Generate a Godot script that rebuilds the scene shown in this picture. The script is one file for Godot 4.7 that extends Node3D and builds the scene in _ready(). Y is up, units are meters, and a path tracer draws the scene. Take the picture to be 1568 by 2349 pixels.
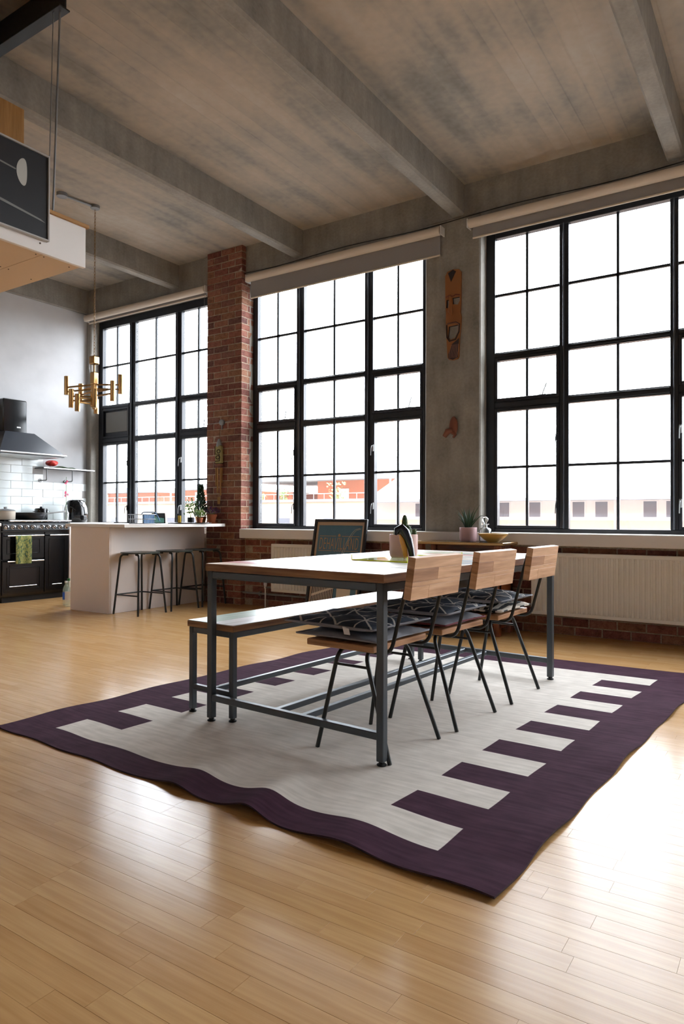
extends Node3D
# A loft flat: x runs along the window wall, z = 0 is its inner face, the room lies at z > 0.
const SKY := 3.0
const EXPOSURE := 1.6

class G:
	# collects flat and smooth faces into one mesh; uv in metres, u along `axis`
	var v := PackedVector3Array()
	var n := PackedVector3Array()
	var t := PackedVector2Array()
	var c := PackedColorArray()
	var ix := PackedInt32Array()
	var T := Transform3D()
	var off := Vector2()
	var axis := 0
	var col := Color.WHITE

	func put(p: Vector3, nn: Vector3, u: Vector2) -> int:
		v.append(T * p)
		n.append((T.basis * nn).normalized())
		t.append(u + off)
		c.append(col)
		return v.size() - 1

	func map(p: Vector3, nn: Vector3) -> Vector2:
		var a := nn.abs()
		var k := 0 if a.x >= a.y and a.x >= a.z else (1 if a.y >= a.z else 2)
		var e := [1, 2] if k == 0 else ([0, 2] if k == 1 else [0, 1])
		if e[1] == axis or (k == 0 and axis == 0):
			return Vector2(p[e[1]], p[e[0]])
		return Vector2(p[e[0]], p[e[1]])

	func poly(pts: Array, out: Vector3) -> void:
		var nn: Vector3 = (pts[1] - pts[0]).cross(pts[2] - pts[0])
		if nn.length() < 1e-12 and pts.size() > 3:
			nn = (pts[2] - pts[0]).cross(pts[3] - pts[0])
		nn = nn.normalized()
		var flip := nn.dot(out) < 0.0
		if flip:
			nn = -nn
		var b := v.size()
		for p in pts:
			put(p, nn, map(p, nn))
		for i in range(1, pts.size() - 1):
			if flip:
				ix.append_array([b, b + i, b + i + 1])
			else:
				ix.append_array([b, b + i + 1, b + i])

	func box(at: Vector3, size: Vector3, bev := 0.0) -> void:
		var h := size / 2.0
		var b := minf(bev, minf(h.x, minf(h.y, h.z)) * 0.9)
		var P := func(k: int, s: Vector3) -> Vector3:
			var q := Vector3(h.x - b, h.y - b, h.z - b)
			q[k] = h[k]
			return at + q * s
		for k in 3:
			var i := (k + 1) % 3
			var j := (k + 2) % 3
			for s in [-1.0, 1.0]:
				var pts := []
				for w in [[-1, -1], [1, -1], [1, 1], [-1, 1]]:
					var sg := Vector3()
					sg[k] = s
					sg[i] = w[0]
					sg[j] = w[1]
					pts.append(P.call(k, sg))
				var o := Vector3()
				o[k] = s
				poly(pts, o)
		if b <= 0.0:
			return
		for k in 3:
			var i := (k + 1) % 3
			var j := (k + 2) % 3
			for si in [-1.0, 1.0]:
				for sj in [-1.0, 1.0]:
					var a := Vector3()
					a[i] = si
					a[j] = sj
					var a0 := a
					var a1 := a
					a0[k] = -1.0
					a1[k] = 1.0
					poly([P.call(i, a0), P.call(i, a1), P.call(j, a1), P.call(j, a0)], a)
		for sx in [-1.0, 1.0]:
			for sy in [-1.0, 1.0]:
				for sz in [-1.0, 1.0]:
					var s := Vector3(sx, sy, sz)
					poly([P.call(0, s), P.call(1, s), P.call(2, s)], s)

	func span(a: Vector3, b: Vector3, bev := 0.0) -> void:
		box((a + b) / 2.0, (b - a).abs(), bev)

	# box section w (sideways) x h running from a to b
	func bar(a: Vector3, b: Vector3, w: float, h: float, bev := 0.0) -> void:
		var keep := T
		var z := (b - a).normalized()
		var up := Vector3.UP if absf(z.y) < 0.99 else Vector3(0, 0, 1)
		var x := up.cross(z).normalized()
		T = T * Transform3D(Basis(x, z.cross(x), z), (a + b) / 2.0)
		var ka := axis
		axis = 2
		box(Vector3.ZERO, Vector3(w, h, a.distance_to(b)), bev)
		axis = ka
		T = keep

	func tube(pts: Array, r, k := 8, cap := true, sq := 1.0) -> void:
		var m := pts.size()
		var x := Vector3()
		var rows := []
		var run := 0.0
		for i in m:
			var d: Vector3 = (pts[mini(i + 1, m - 1)] - pts[maxi(i - 1, 0)]).normalized()
			if i == 0:
				x = d.cross(Vector3(0.13, 0.3, 0.94) if absf(d.z) < 0.8 else Vector3.UP).normalized()
			else:
				x = (x - d * x.dot(d)).normalized()
				run += pts[i].distance_to(pts[i - 1])
			var y := d.cross(x)
			var rr: float = r[i] if r is Array else r
			var base := v.size()
			for j in k + 1:
				var a := TAU * j / k
				var nn := x * cos(a) + y * sin(a) * sq
				put(pts[i] + nn * rr, nn, Vector2(run, rr * a))
			rows.append(base)
			if cap and (i == 0 or i == m - 1) and rr > 0.0005:
				var ring := []
				for j in k:
					var a := TAU * j / k
					ring.append(pts[i] + (x * cos(a) + y * sin(a) * sq) * rr)
				poly(ring, -d if i == 0 else d)
		for i in m - 1:
			for j in k:
				var p: int = rows[i] + j
				var q: int = rows[i + 1] + j
				ix.append_array([p, q, p + 1, p + 1, q, q + 1])

	# profile of Vector2(radius, height), bottom to top along the outside
	func lathe(prof: Array, k := 24, at := Vector3.ZERO, ribs := 0, depth := 0.0) -> void:
		var m := prof.size()
		var sn := []
		for i in m - 1:
			var d: Vector2 = prof[i + 1] - prof[i]
			sn.append(Vector2(d.y, -d.x).normalized())
		for i in m - 1:
			var n0: Vector2 = sn[i]
			var n1: Vector2 = sn[i]
			if i > 0 and sn[i].dot(sn[i - 1]) > 0.7:
				n0 = (sn[i] + sn[i - 1]).normalized()
			if i < m - 2 and sn[i].dot(sn[i + 1]) > 0.7:
				n1 = (sn[i] + sn[i + 1]).normalized()
			var b := v.size()
			for j in k + 1:
				var a := TAU * j / k
				var s := 1.0 if ribs == 0 else 1.0 - depth * (0.5 + 0.5 * cos(a * ribs))
				var w := Vector3(cos(a), 0, sin(a))
				put(at + w * prof[i].x * s + Vector3(0, prof[i].y, 0), w * n0.x + Vector3(0, n0.y, 0), Vector2(a * 0.1, prof[i].y))
				put(at + w * prof[i + 1].x * s + Vector3(0, prof[i + 1].y, 0), w * n1.x + Vector3(0, n1.y, 0), Vector2(a * 0.1, prof[i + 1].y))
			for j in k:
				var p := b + 2 * j
				ix.append_array([p, p + 2, p + 1, p + 1, p + 2, p + 3])

	# outline in x,y, thickness from z0 to z1
	func prism(o: PackedVector2Array, z0: float, z1: float) -> void:
		var tri := Geometry2D.triangulate_polygon(o)
		for i in range(0, tri.size(), 3):
			var p := []
			for j in 3:
				p.append(o[tri[i + j]])
			poly([Vector3(p[0].x, p[0].y, z1), Vector3(p[1].x, p[1].y, z1), Vector3(p[2].x, p[2].y, z1)], Vector3(0, 0, 1))
			poly([Vector3(p[0].x, p[0].y, z0), Vector3(p[1].x, p[1].y, z0), Vector3(p[2].x, p[2].y, z0)], Vector3(0, 0, -1))
		var area := 0.0
		for i in o.size():
			area += o[i].cross(o[(i + 1) % o.size()])
		for i in o.size():
			var a := o[i]
			var b := o[(i + 1) % o.size()]
			var d := Vector2(b.y - a.y, a.x - b.x) * signf(area)
			poly([Vector3(a.x, a.y, z0), Vector3(b.x, b.y, z0), Vector3(b.x, b.y, z1), Vector3(a.x, a.y, z1)], Vector3(d.x, d.y, 0))

	# smooth grid: f(u, v) -> Vector3 with u, v in 0..1; flip turns its front
	func sheet(nu: int, nv: int, f: Callable, flip := false, su := 1.0, sv := 1.0) -> void:
		var b := v.size()
		var pts := []
		for j in nv + 1:
			for i in nu + 1:
				pts.append(f.call(float(i) / nu, float(j) / nv))
		var w := nu + 1
		for j in nv + 1:
			for i in nu + 1:
				var dx: Vector3 = pts[j * w + mini(i + 1, nu)] - pts[j * w + maxi(i - 1, 0)]
				var dy: Vector3 = pts[mini(j + 1, nv) * w + i] - pts[maxi(j - 1, 0) * w + i]
				var nn := dx.cross(dy).normalized()
				if nn.length() < 0.5:
					nn = Vector3.UP
				put(pts[j * w + i], -nn if flip else nn, Vector2(su * i / nu, sv * j / nv))
		for j in nv:
			for i in nu:
				var p := b + j * w + i
				if flip:
					ix.append_array([p, p + 1, p + w, p + 1, p + w + 1, p + w])
				else:
					ix.append_array([p, p + w, p + 1, p + 1, p + w, p + w + 1])

	func mesh() -> ArrayMesh:
		var a := []
		a.resize(Mesh.ARRAY_MAX)
		a[Mesh.ARRAY_VERTEX] = v
		a[Mesh.ARRAY_NORMAL] = n
		a[Mesh.ARRAY_TEX_UV] = t
		a[Mesh.ARRAY_COLOR] = c
		a[Mesh.ARRAY_INDEX] = ix
		var m := ArrayMesh.new()
		m.add_surface_from_arrays(Mesh.PRIMITIVE_TRIANGLES, a)
		return m


var M := {}
var rng := RandomNumberGenerator.new()
var used := {}


func numbered(called: String) -> String:
	if not used.has(called):
		used[called] = 0
		return called
	used[called] += 1
	return "%s_%03d" % [called, used[called]]


func tag(o: Node, label: String, category := "", group := "", kind := "") -> Node:
	o.set_meta("label", label)
	if category:
		o.set_meta("category", category)
	if group:
		o.set_meta("group", group)
	if kind:
		o.set_meta("kind", kind)
	return o


func thing(called: String, label: String, category: String, at := Vector3.ZERO, turn := 0.0, group := "") -> Node3D:
	var o := Node3D.new()
	o.name = numbered(called)
	add_child(o)
	o.position = at
	o.rotation.y = deg_to_rad(turn)
	tag(o, label, category, group)
	return o


func setting(called: String, label := "") -> Node3D:
	var o := Node3D.new()
	o.name = numbered(called)
	add_child(o)
	o.set_meta("kind", "structure")
	if label:
		o.set_meta("label", label)
	return o


func part(to: Node, called: String, what, m: Material, at := Vector3.ZERO) -> MeshInstance3D:
	var o := MeshInstance3D.new()
	o.name = called
	o.mesh = what.mesh() if what is G else what
	o.material_override = m
	o.position = at
	to.add_child(o, true)
	return o


func copy(o: Node3D, called: String, label: String, at: Vector3, turn := 0.0) -> Node3D:
	var d: Node3D = o.duplicate()
	d.name = numbered(called)
	add_child(d)
	d.position = at
	d.rotation.y = deg_to_rad(turn)
	d.set_meta("label", label)
	return d


func v3(x, y, z) -> Vector3:
	return Vector3(x, y, z)


# noise bytes, seamless, stretched sx, sy times
func nz(sd: int, freq: float, w: int, h: int, sx := 1, sy := 1, oct := 4) -> PackedByteArray:
	var f := FastNoiseLite.new()
	f.seed = sd
	f.noise_type = FastNoiseLite.TYPE_SIMPLEX_SMOOTH
	f.frequency = freq
	f.fractal_octaves = oct
	var im := f.get_seamless_image(w / sx, h / sy)
	im.convert(Image.FORMAT_L8)
	if sx > 1 or sy > 1:
		im.resize(w, h, Image.INTERPOLATE_CUBIC)
	return im.get_data()


# colours along a ramp picked by a weighted sum of noises
func blend(w: int, h: int, layers: Array, ramp: Array) -> ImageTexture:
	var g := Gradient.new()
	var o := PackedFloat32Array()
	var cs := PackedColorArray()
	for r in ramp:
		o.append(r[0])
		cs.append(Color8(r[1], r[2], r[3]))
	g.offsets = o
	g.colors = cs
	var lut := PackedByteArray()
	for i in 256:
		var q := g.sample(i / 255.0)
		lut.append_array([q.r8, q.g8, q.b8])
	var out := PackedByteArray()
	out.resize(w * h * 3)
	var k := layers.size()
	var a: PackedByteArray = layers[0][0]
	var wa: float = layers[0][1]
	var b: PackedByteArray = layers[1 % k][0]
	var wb: float = layers[1][1] if k > 1 else 0.0
	var d: PackedByteArray = layers[2 % k][0]
	var wd: float = layers[2][1] if k > 2 else 0.0
	for i in w * h:
		var s := int(128.0 + wa * (a[i] - 128) + wb * (b[i] - 128) + wd * (d[i] - 128))
		s = clampi(s, 0, 255) * 3
		out[i * 3] = lut[s]
		out[i * 3 + 1] = lut[s + 1]
		out[i * 3 + 2] = lut[s + 2]
	return ImageTexture.create_from_image(Image.create_from_data(w, h, false, Image.FORMAT_RGB8, out))


func bump(w: int, h: int, data: PackedByteArray, scale := 4.0) -> ImageTexture:
	var im := Image.create_from_data(w, h, false, Image.FORMAT_L8, data)
	im.convert(Image.FORMAT_RGBA8)
	im.bump_map_to_normal_map(scale)
	return ImageTexture.create_from_image(im)


func mat(called: String, r: int, g: int, b: int, rough := 0.6, metal := 0.0) -> StandardMaterial3D:
	var m := StandardMaterial3D.new()
	m.resource_name = called
	m.albedo_color = Color8(r, g, b)
	m.roughness = rough
	m.metallic = metal
	M[called] = m
	return m


func textured(called: String, tex: Texture2D, scale: Vector3, rough := 0.7, normal: Texture2D = null, depth := 0.5) -> StandardMaterial3D:
	var m := mat(called, 255, 255, 255, rough)
	m.albedo_texture = tex
	m.uv1_scale = scale
	if normal:
		m.normal_enabled = true
		m.normal_texture = normal
		m.normal_scale = depth
	return m


func tri(m: StandardMaterial3D, world := true) -> StandardMaterial3D:
	m.uv1_triplanar = true
	m.uv1_world_triplanar = world
	return m


func glass(called: String, r: int, g: int, b: int, alpha: float) -> StandardMaterial3D:
	var m := mat(called, r, g, b, 0.02)
	m.albedo_color.a = alpha
	m.transparency = BaseMaterial3D.TRANSPARENCY_ALPHA
	return m


func _ready() -> void:
	# --- camera
	var cam := Camera3D.new()
	cam.name = "camera"
	cam.fov = 2.0 * rad_to_deg(atan(1174.5 / 1582.0))
	cam.near = 0.05
	cam.far = 400.0
	cam.position = v3(0, 1.0, 6.0)
	cam.rotation_order = EULER_ORDER_YXZ
	cam.rotation = v3(deg_to_rad(0.45), deg_to_rad(33.45), deg_to_rad(0.16))
	add_child(cam)
	cam.current = true

	# --- overcast sky: the only light of the place
	var e := Environment.new()
	e.background_mode = Environment.BG_SKY
	var sm := ProceduralSkyMaterial.new()
	sm.sky_top_color = Color8(240, 247, 255)
	sm.sky_horizon_color = Color8(240, 247, 255)
	sm.sky_energy_multiplier = SKY
	sm.ground_bottom_color = Color8(150, 148, 145)
	sm.ground_horizon_color = Color8(190, 190, 190)
	sm.ground_energy_multiplier = SKY
	sm.sun_angle_max = 0.0
	e.sky = Sky.new()
	e.sky.sky_material = sm
	e.tonemap_mode = Environment.TONE_MAPPER_LINEAR
	e.tonemap_exposure = EXPOSURE
	e.sdfgi_enabled = true
	e.ssao_enabled = true
	e.ssil_enabled = true
	var we := WorldEnvironment.new()
	we.name = "environment"
	we.environment = e
	add_child(we)

	rng.seed = 7
	materials()
	build_shell()
	build_floor()
	build_brickwork()
	build_windows()
	build_outside()
	build_loft()
	build_rug()
	build_table()
	build_chairs()
	build_kitchen()
	build_island()
	build_wall_things()
	build_console()
	build_small_things()


func materials() -> void:
	# cast concrete, board marked on the ceiling
	var s := 1024
	var soft := nz(3, 0.006, s, s, 1, 1, 5)
	var streak := nz(5, 0.035, s, s, 1, 16, 3)
	var fine := nz(9, 0.09, s, s, 1, 1, 3)
	var boards := PackedByteArray()
	boards.resize(s * s)
	var tone := []
	for i in 64:
		tone.append(rng.randi_range(70, 186))
	for y in s:
		for x in s:
			var at := x * 56 / s
			boards[y * s + x] = tone[at] if (x * 56) % s > 50 else 60
	var mixed := PackedByteArray()
	mixed.resize(s * s)
	for i in s * s:
		mixed[i] = clampi(int(128 + 0.5 * (boards[i] - 128) + 0.6 * (streak[i] - 128)), 0, 255)
	var con := blend(s, s, [[soft, 0.5], [mixed, 0.5], [fine, 0.16]], [[0.0, 106, 104, 99], [0.28, 144, 140, 132], [0.42, 166, 157, 144], [0.58, 180, 167, 150], [0.72, 186, 177, 163], [1.0, 204, 197, 184]])
	textured("board_concrete", con, v3(0.125, 0.125, 1), 0.85, bump(s, s, mixed, 3.0), 0.35)
	var soft2 := nz(13, 0.008, s, s, 1, 1, 5)
	var drip := nz(15, 0.03, s, s, 1, 8, 3)
	var cc := blend(s, s, [[soft2, 0.45], [drip, 0.25], [fine, 0.22]], [[0.0, 104, 101, 96], [0.35, 136, 132, 125], [0.6, 152, 147, 138], [1.0, 178, 173, 164]])
	tri(textured("concrete", cc, v3(0.3, 0.3, 0.3), 0.85, bump(s, s, fine, 3.0), 0.15))
	# wood
	var w := 512
	var grain := nz(21, 0.03, w, w, 8, 1, 4)
	var cloud := nz(23, 0.012, w, w, 2, 1, 3)
	var pore := nz(25, 0.16, w, w, 16, 1, 2)
	var tones := [[184, 142, 92, 197, 156, 105], [187, 145, 95, 200, 160, 109], [181, 138, 88, 194, 152, 101], [189, 148, 99, 202, 163, 113], [185, 143, 93, 198, 158, 106]]
	for i in 5:
		var q: Array = tones[i]
		textured("floor_%d" % i, blend(w, w, [[grain, 0.55], [cloud, 0.5], [pore, 0.18]], [[0.0, q[0] - 4, q[1] - 5, q[2] - 5], [0.3, q[0], q[1], q[2]], [0.8, q[3], q[4], q[5]], [1.0, q[3], q[4], q[5]]]), v3(0.8, 3.2, 1), 0.2).metallic_specular = 0.33
	var rings := nz(31, 0.02, w, w, 6, 1, 5)
	textured("oak", blend(w, w, [[rings, 0.8], [pore, 0.35]], [[0.0, 136, 92, 58], [0.4, 164, 116, 76], [0.7, 182, 134, 92], [1.0, 198, 152, 110]]), v3(1.2, 3.0, 1), 0.5)
	textured("oak_dark", blend(w, w, [[rings, 0.8], [pore, 0.35]], [[0.0, 92, 58, 34], [0.4, 128, 86, 54], [0.7, 152, 108, 72], [1.0, 172, 128, 90]]), v3(1.2, 3.0, 1), 0.5)
	textured("oak_pale", blend(w, w, [[rings, 0.8], [cloud, 0.4]], [[0.0, 172, 128, 92], [0.4, 196, 151, 112], [0.7, 208, 165, 126], [1.0, 220, 182, 145]]), v3(1.2, 3.0, 1), 0.5)
	for q in [["oak_block", 166, 121, 84], ["oak_back", 202, 158, 118]]:
		textured(q[0], blend(w, w, [[rings, 0.8], [pore, 0.35]], [[0.0, q[1] - 26, q[2] - 24, q[3] - 20], [0.4, q[1] - 6, q[2] - 6, q[3] - 6], [0.7, q[1] + 8, q[2] + 8, q[3] + 8], [1.0, q[1] + 20, q[2] + 22, q[3] + 24]]), v3(1.2, 3.0, 1), 0.5)
	var painted := [["top_white", 222, 216, 208], ["top_grey", 204, 201, 198], ["top_red", 190, 104, 104], ["top_green", 128, 154, 132], ["top_blue", 178, 188, 196], ["top_wood", 206, 178, 148]]
	for p in painted:
		textured(p[0], blend(w, w, [[rings, 0.7], [cloud, 0.6]], [[0.0, p[1] - 30, p[2] - 36, p[3] - 42], [0.3, p[1] - 6, p[2] - 8, p[3] - 9], [1.0, mini(p[1] + 14, 255), mini(p[2] + 14, 255), mini(p[3] + 14, 255)]]), v3(1.4, 3.0, 1), 0.3).metallic_specular = 0.5
	textured("mahogany", blend(w, w, [[rings, 0.8], [pore, 0.3]], [[0.0, 84, 40, 18], [0.5, 128, 66, 30], [1.0, 162, 92, 46]]), v3(1.5, 3.0, 1), 0.3)
	textured("ply", blend(w, w, [[rings, 0.6], [pore, 0.3]], [[0.0, 132, 90, 44], [0.5, 160, 114, 60], [1.0, 182, 138, 80]]), v3(1.2, 3.0, 1), 0.55)
	# brick
	var grit := nz(41, 0.05, w, w, 1, 1, 5)
	var patch := nz(43, 0.012, w, w, 1, 1, 4)
	var bt := bump(w, w, grit, 5.0)
	var bricks := [[128, 78, 65], [140, 88, 72], [115, 68, 58], [146, 97, 78], [124, 82, 70], [104, 67, 60], [136, 93, 70]]
	for i in 7:
		var q: Array = bricks[i]
		var m := textured("brick_%d" % i, blend(w, w, [[patch, 0.6], [grit, 0.5]], [[0.0, q[0] - 44, q[1] - 34, q[2] - 28], [0.45, q[0], q[1], q[2]], [0.78, q[0] + 12, q[1] + 12, q[2] + 11], [0.9, 160, 128, 106], [1.0, 178, 152, 130]]), v3(2.5, 2.5, 2.5), 0.9, bt, 0.6)
		m.uv1_offset = v3(0.37 * i, 0.21 * i, 0.11 * i)
	tri(textured("mortar", blend(w, w, [[patch, 0.5], [grit, 0.6]], [[0.0, 122, 102, 86], [0.5, 166, 146, 126], [1.0, 190, 172, 152]]), v3(3, 3, 3), 0.95, bt, 0.5))
	# paint, metal, cloth
	tri(textured("white_wall", blend(w, w, [[patch, 0.35], [cloud, 0.3]], [[0.0, 184, 184, 185], [0.5, 198, 198, 199], [1.0, 208, 208, 209]]), v3(0.4, 0.4, 0.4), 0.8))
	mat("white_paint", 228, 222, 216, 0.5)
	mat("tile", 228, 236, 236, 0.12)
	mat("grout", 176, 174, 172, 0.9)
	mat("frame_black", 24, 28, 35, 0.38)
	mat("frame_fin", 92, 98, 106, 0.25, 0.6)
	mat("steel_dark", 80, 86, 91, 0.36, 0.5)
	mat("tube_black", 34, 36, 36, 0.32, 0.2)
	mat("rubber", 16, 16, 17, 0.7)
	mat("radiator", 232, 228, 218, 0.45)
	mat("blind_roll", 214, 200, 182, 0.8)
	mat("blind_grey", 150, 147, 146, 0.85)
	mat("alu", 190, 190, 190, 0.3, 0.9)
	mat("chrome", 225, 225, 228, 0.1, 1.0)
	mat("galvanised", 140, 143, 144, 0.45, 0.3)
	mat("brass", 182, 144, 94, 0.24, 1.0)
	mat("brass_worn", 146, 110, 66, 0.35, 1.0)
	mat("enamel", 14, 15, 17, 0.1)
	mat("black_satin", 26, 28, 32, 0.35)
	mat("navy_satin", 44, 48, 56, 0.32)
	mat("oven_glass", 34, 30, 30, 0.06)
	mat("cabinet", 230, 218, 210, 0.55)
	mat("worktop", 226, 222, 216, 0.25)
	mat("seat_green", 44, 50, 44, 0.28)
	mat("plasterboard", 214, 190, 160, 0.85)
	mat("screw", 90, 76, 62, 0.5, 0.5)
	mat("terracotta", 176, 98, 64, 0.8)
	mat("pot_pink", 206, 166, 156, 0.55)
	mat("pot_mauve", 188, 152, 152, 0.5)
	mat("soil", 52, 40, 32, 0.95)
	mat("lacquer", 30, 24, 22, 0.2)
	mat("paper_blue", 74, 112, 134, 0.5)
	mat("paper_mat", 192, 168, 144, 0.7)
	mat("paper_ink", 60, 56, 58, 0.7)
	mat("paper_cream", 222, 208, 190, 0.6)
	mat("paper_bronze", 180, 142, 108, 0.5)
	mat("print_black", 30, 32, 36, 0.4)
	mat("print_grey", 120, 120, 116, 0.5)
	mat("print_pale", 176, 174, 166, 0.5)
	mat("mask_wood", 146, 92, 50, 0.6)
	mat("mask_dark", 40, 30, 30, 0.6)
	mat("mask_line", 176, 128, 112, 0.7)
	mat("carved_red", 118, 66, 46, 0.6)
	mat("bamboo", 158, 110, 58, 0.6)
	mat("chime_paint", 150, 138, 88, 0.7)
	mat("string", 120, 100, 82, 0.9)
	mat("plastic_white", 226, 224, 220, 0.4)
	mat("socket", 150, 146, 140, 0.3, 0.6)
	mat("plant_dark", 38, 66, 40, 0.5)
	mat("plant_green", 84, 128, 58, 0.55)
	mat("plant_fresh", 136, 164, 84, 0.55)
	mat("plant_purple", 92, 52, 96, 0.5)
	mat("plant_lilac", 190, 140, 176, 0.5)
	mat("cactus", 58, 84, 44, 0.6)
	mat("spine", 206, 206, 170, 0.6)
	mat("neon_edge", 226, 236, 40, 0.2)  # fluorescent edge glow of the acrylic put into plain opaque yellow
	mat("glaze_black", 16, 18, 28, 0.06)
	mat("glaze_orange", 206, 136, 44, 0.1)
	mat("bowl_gold", 190, 152, 84, 0.35)
	mat("red", 190, 44, 34, 0.5)
	mat("green_cloth", 66, 82, 58, 0.9)
	mat("magenta", 214, 40, 96, 0.6)
	mat("blue_plastic", 44, 96, 140, 0.4)
	mat("grey_plastic", 152, 152, 156, 0.4)
	mat("pan_grey", 70, 70, 72, 0.35, 0.7)
	mat("pot_beige", 190, 182, 168, 0.3)
	mat("bottle_label", 40, 92, 190, 0.4)
	mat("bottle_cap", 40, 120, 70, 0.4)
	mat("yellow", 226, 186, 60, 0.6)
	mat("card_teal", 88, 140, 128, 0.5)
	mat("cushion_grey", 132, 132, 138, 0.95)
	mat("maroon", 108, 46, 54, 0.9)
	for k in ["plant_dark", "plant_green", "plant_fresh", "plant_purple", "plant_lilac"]:
		M[k].backlight_enabled = true
		M[k].backlight = M[k].albedo_color * 0.5
	glass("pane", 246, 250, 250, 0.03)
	glass("acrylic", 226, 244, 120, 0.10)
	glass("pale_glass", 240, 246, 246, 0.12)
	glass("green_bottle", 196, 230, 214, 0.2)
	var sg := mat("crystal", 250, 252, 252, 0.02)
	sg.albedo_color.a = 0.04
	sg.transparency = BaseMaterial3D.TRANSPARENCY_ALPHA
	sg.refraction_enabled = true
	sg.refraction_scale = 0.05
	# outside
	mat("outer_brick", 132, 92, 76, 0.9)
	mat("render_white", 216, 216, 212, 0.9)
	mat("render_cream", 218, 208, 186, 0.9)
	mat("far_brick", 174, 114, 94, 0.9)
	mat("far_peach", 206, 172, 142, 0.9)
	mat("far_slate", 132, 138, 150, 0.8)
	mat("far_window", 104, 112, 122, 0.4)
	mat("far_frame", 222, 222, 220, 0.6)
	mat("asphalt", 112, 112, 112, 0.9)
	mat("far_leaf", 112, 134, 88, 0.9)
	mat("far_metal", 150, 154, 160, 0.5, 0.0)
	rug_cloth()
	cushion_cloth()


func lines(im: Image, a: Vector2, b: Vector2, w: float, col: Color) -> void:
	var k := int(a.distance_to(b) * 1.4) + 1
	for i in k + 1:
		var p := a.lerp(b, float(i) / k)
		im.fill_rect(Rect2i(int(p.x - w / 2.0), int(p.y - w / 2.0), maxi(1, int(w)), maxi(1, int(w))), col)


func cushion_cloth() -> void:
	# navy cloth printed with thin pale lines crossing at stars
	var im := Image.create(512, 512, false, Image.FORMAT_RGB8)
	im.fill(Color8(34, 46, 62))
	var weave := FastNoiseLite.new()
	weave.seed = 4
	weave.frequency = 0.4
	for y in 512:
		for x in 512:
			var k := weave.get_noise_2d(x, y * 0.5) * 0.03
			var q := im.get_pixel(x, y)
			im.set_pixel(x, y, Color(q.r + k, q.g + k, q.b + k))
	var ink := Color8(188, 184, 178)
	for i in 5:
		var s := 128.0
		lines(im, Vector2(i * s, 0), Vector2(i * s, 512), 5, ink)
		for j in 4:
			var o := Vector2(i * s, j * s)
			lines(im, o, o + Vector2(s, s), 5, ink)
			lines(im, o + Vector2(s, 0), o + Vector2(0, s), 5, ink)
			if (i + j) % 2 == 0:
				lines(im, o + Vector2(0, s / 2), o + Vector2(s, s / 2), 4, ink)
	textured("cushion_navy", ImageTexture.create_from_image(im), v3(1, 1, 1), 0.85)
	var st := Image.create(256, 256, false, Image.FORMAT_RGB8)
	st.fill(Color8(214, 204, 190))
	for i in 8:
		st.fill_rect(Rect2i(i * 32, 0, 15, 256), Color8(28, 27, 28))
	textured("cushion_striped", ImageTexture.create_from_image(st), v3(1, 1, 1), 0.9)


func rug_cloth() -> void:
	# flat woven rug: plum border whose teeth bite into an oatmeal field
	var w := 1000
	var h := 1252
	var a := nz(51, 0.09, 1000, 1252, 10, 1, 3)
	var b := nz(53, 0.02, 1000, 1252, 1, 1, 4)
	var out := PackedByteArray()
	out.resize(w * h * 3)
	for y in h:
		# y = 0 at the edge by the windows
		var m := 3.13 * y / h
		var row := int(floor((m - 0.29) / 0.1793))
		var inside := m >= 0.29 and row < 15
		for x in w:
			var u := 2.5 * x / w
			var pale := false
			if inside:
				var reach := 0.245 if row % 2 == 0 else 0.522
				pale = u > reach and u < 2.5 - reach
			var i := y * w + x
			var k := (a[i] - 128) * 0.10 + (b[i] - 128) * 0.06
			var q := Vector3(206 + k, 199 + k, 190 + k) if pale else Vector3(64 + k * 0.8, 41 + k * 0.6, 54 + k * 0.7)
			out[i * 3] = clampi(int(q.x), 0, 255)
			out[i * 3 + 1] = clampi(int(q.y), 0, 255)
			out[i * 3 + 2] = clampi(int(q.z), 0, 255)
	var t := ImageTexture.create_from_image(Image.create_from_data(w, h, false, Image.FORMAT_RGB8, out))
	var rib := nz(57, 0.3, 512, 512, 8, 1, 2)
	textured("rug", t, v3(1, 1, 1), 1.0).metallic_specular = 0.22
	mat("rug_under", 58, 38, 46, 0.95)


# window openings: outer left, the three lights, outer right
const OPEN := [
	[-8.11, -8.03, -7.476, -7.36, -6.60, -6.49, -5.93, -5.84],
	[-5.30, -5.23, -4.67, -4.566, -3.777, -3.676, -3.10, -3.0],
	[-2.435, -2.35, -1.757, -1.675, -0.863, -0.80, -0.205, -0.115],
	[0.46, 0.55, 1.14, 1.225, 2.035, 2.12, 2.71, 2.80],
	[3.36, 3.45, 4.04, 4.125, 4.935, 5.02, 5.61, 5.70]]  # added window out of view, lets in more fill light
const CEIL := 4.12
const RX := 6.4
const OUTER := -0.29


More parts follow.
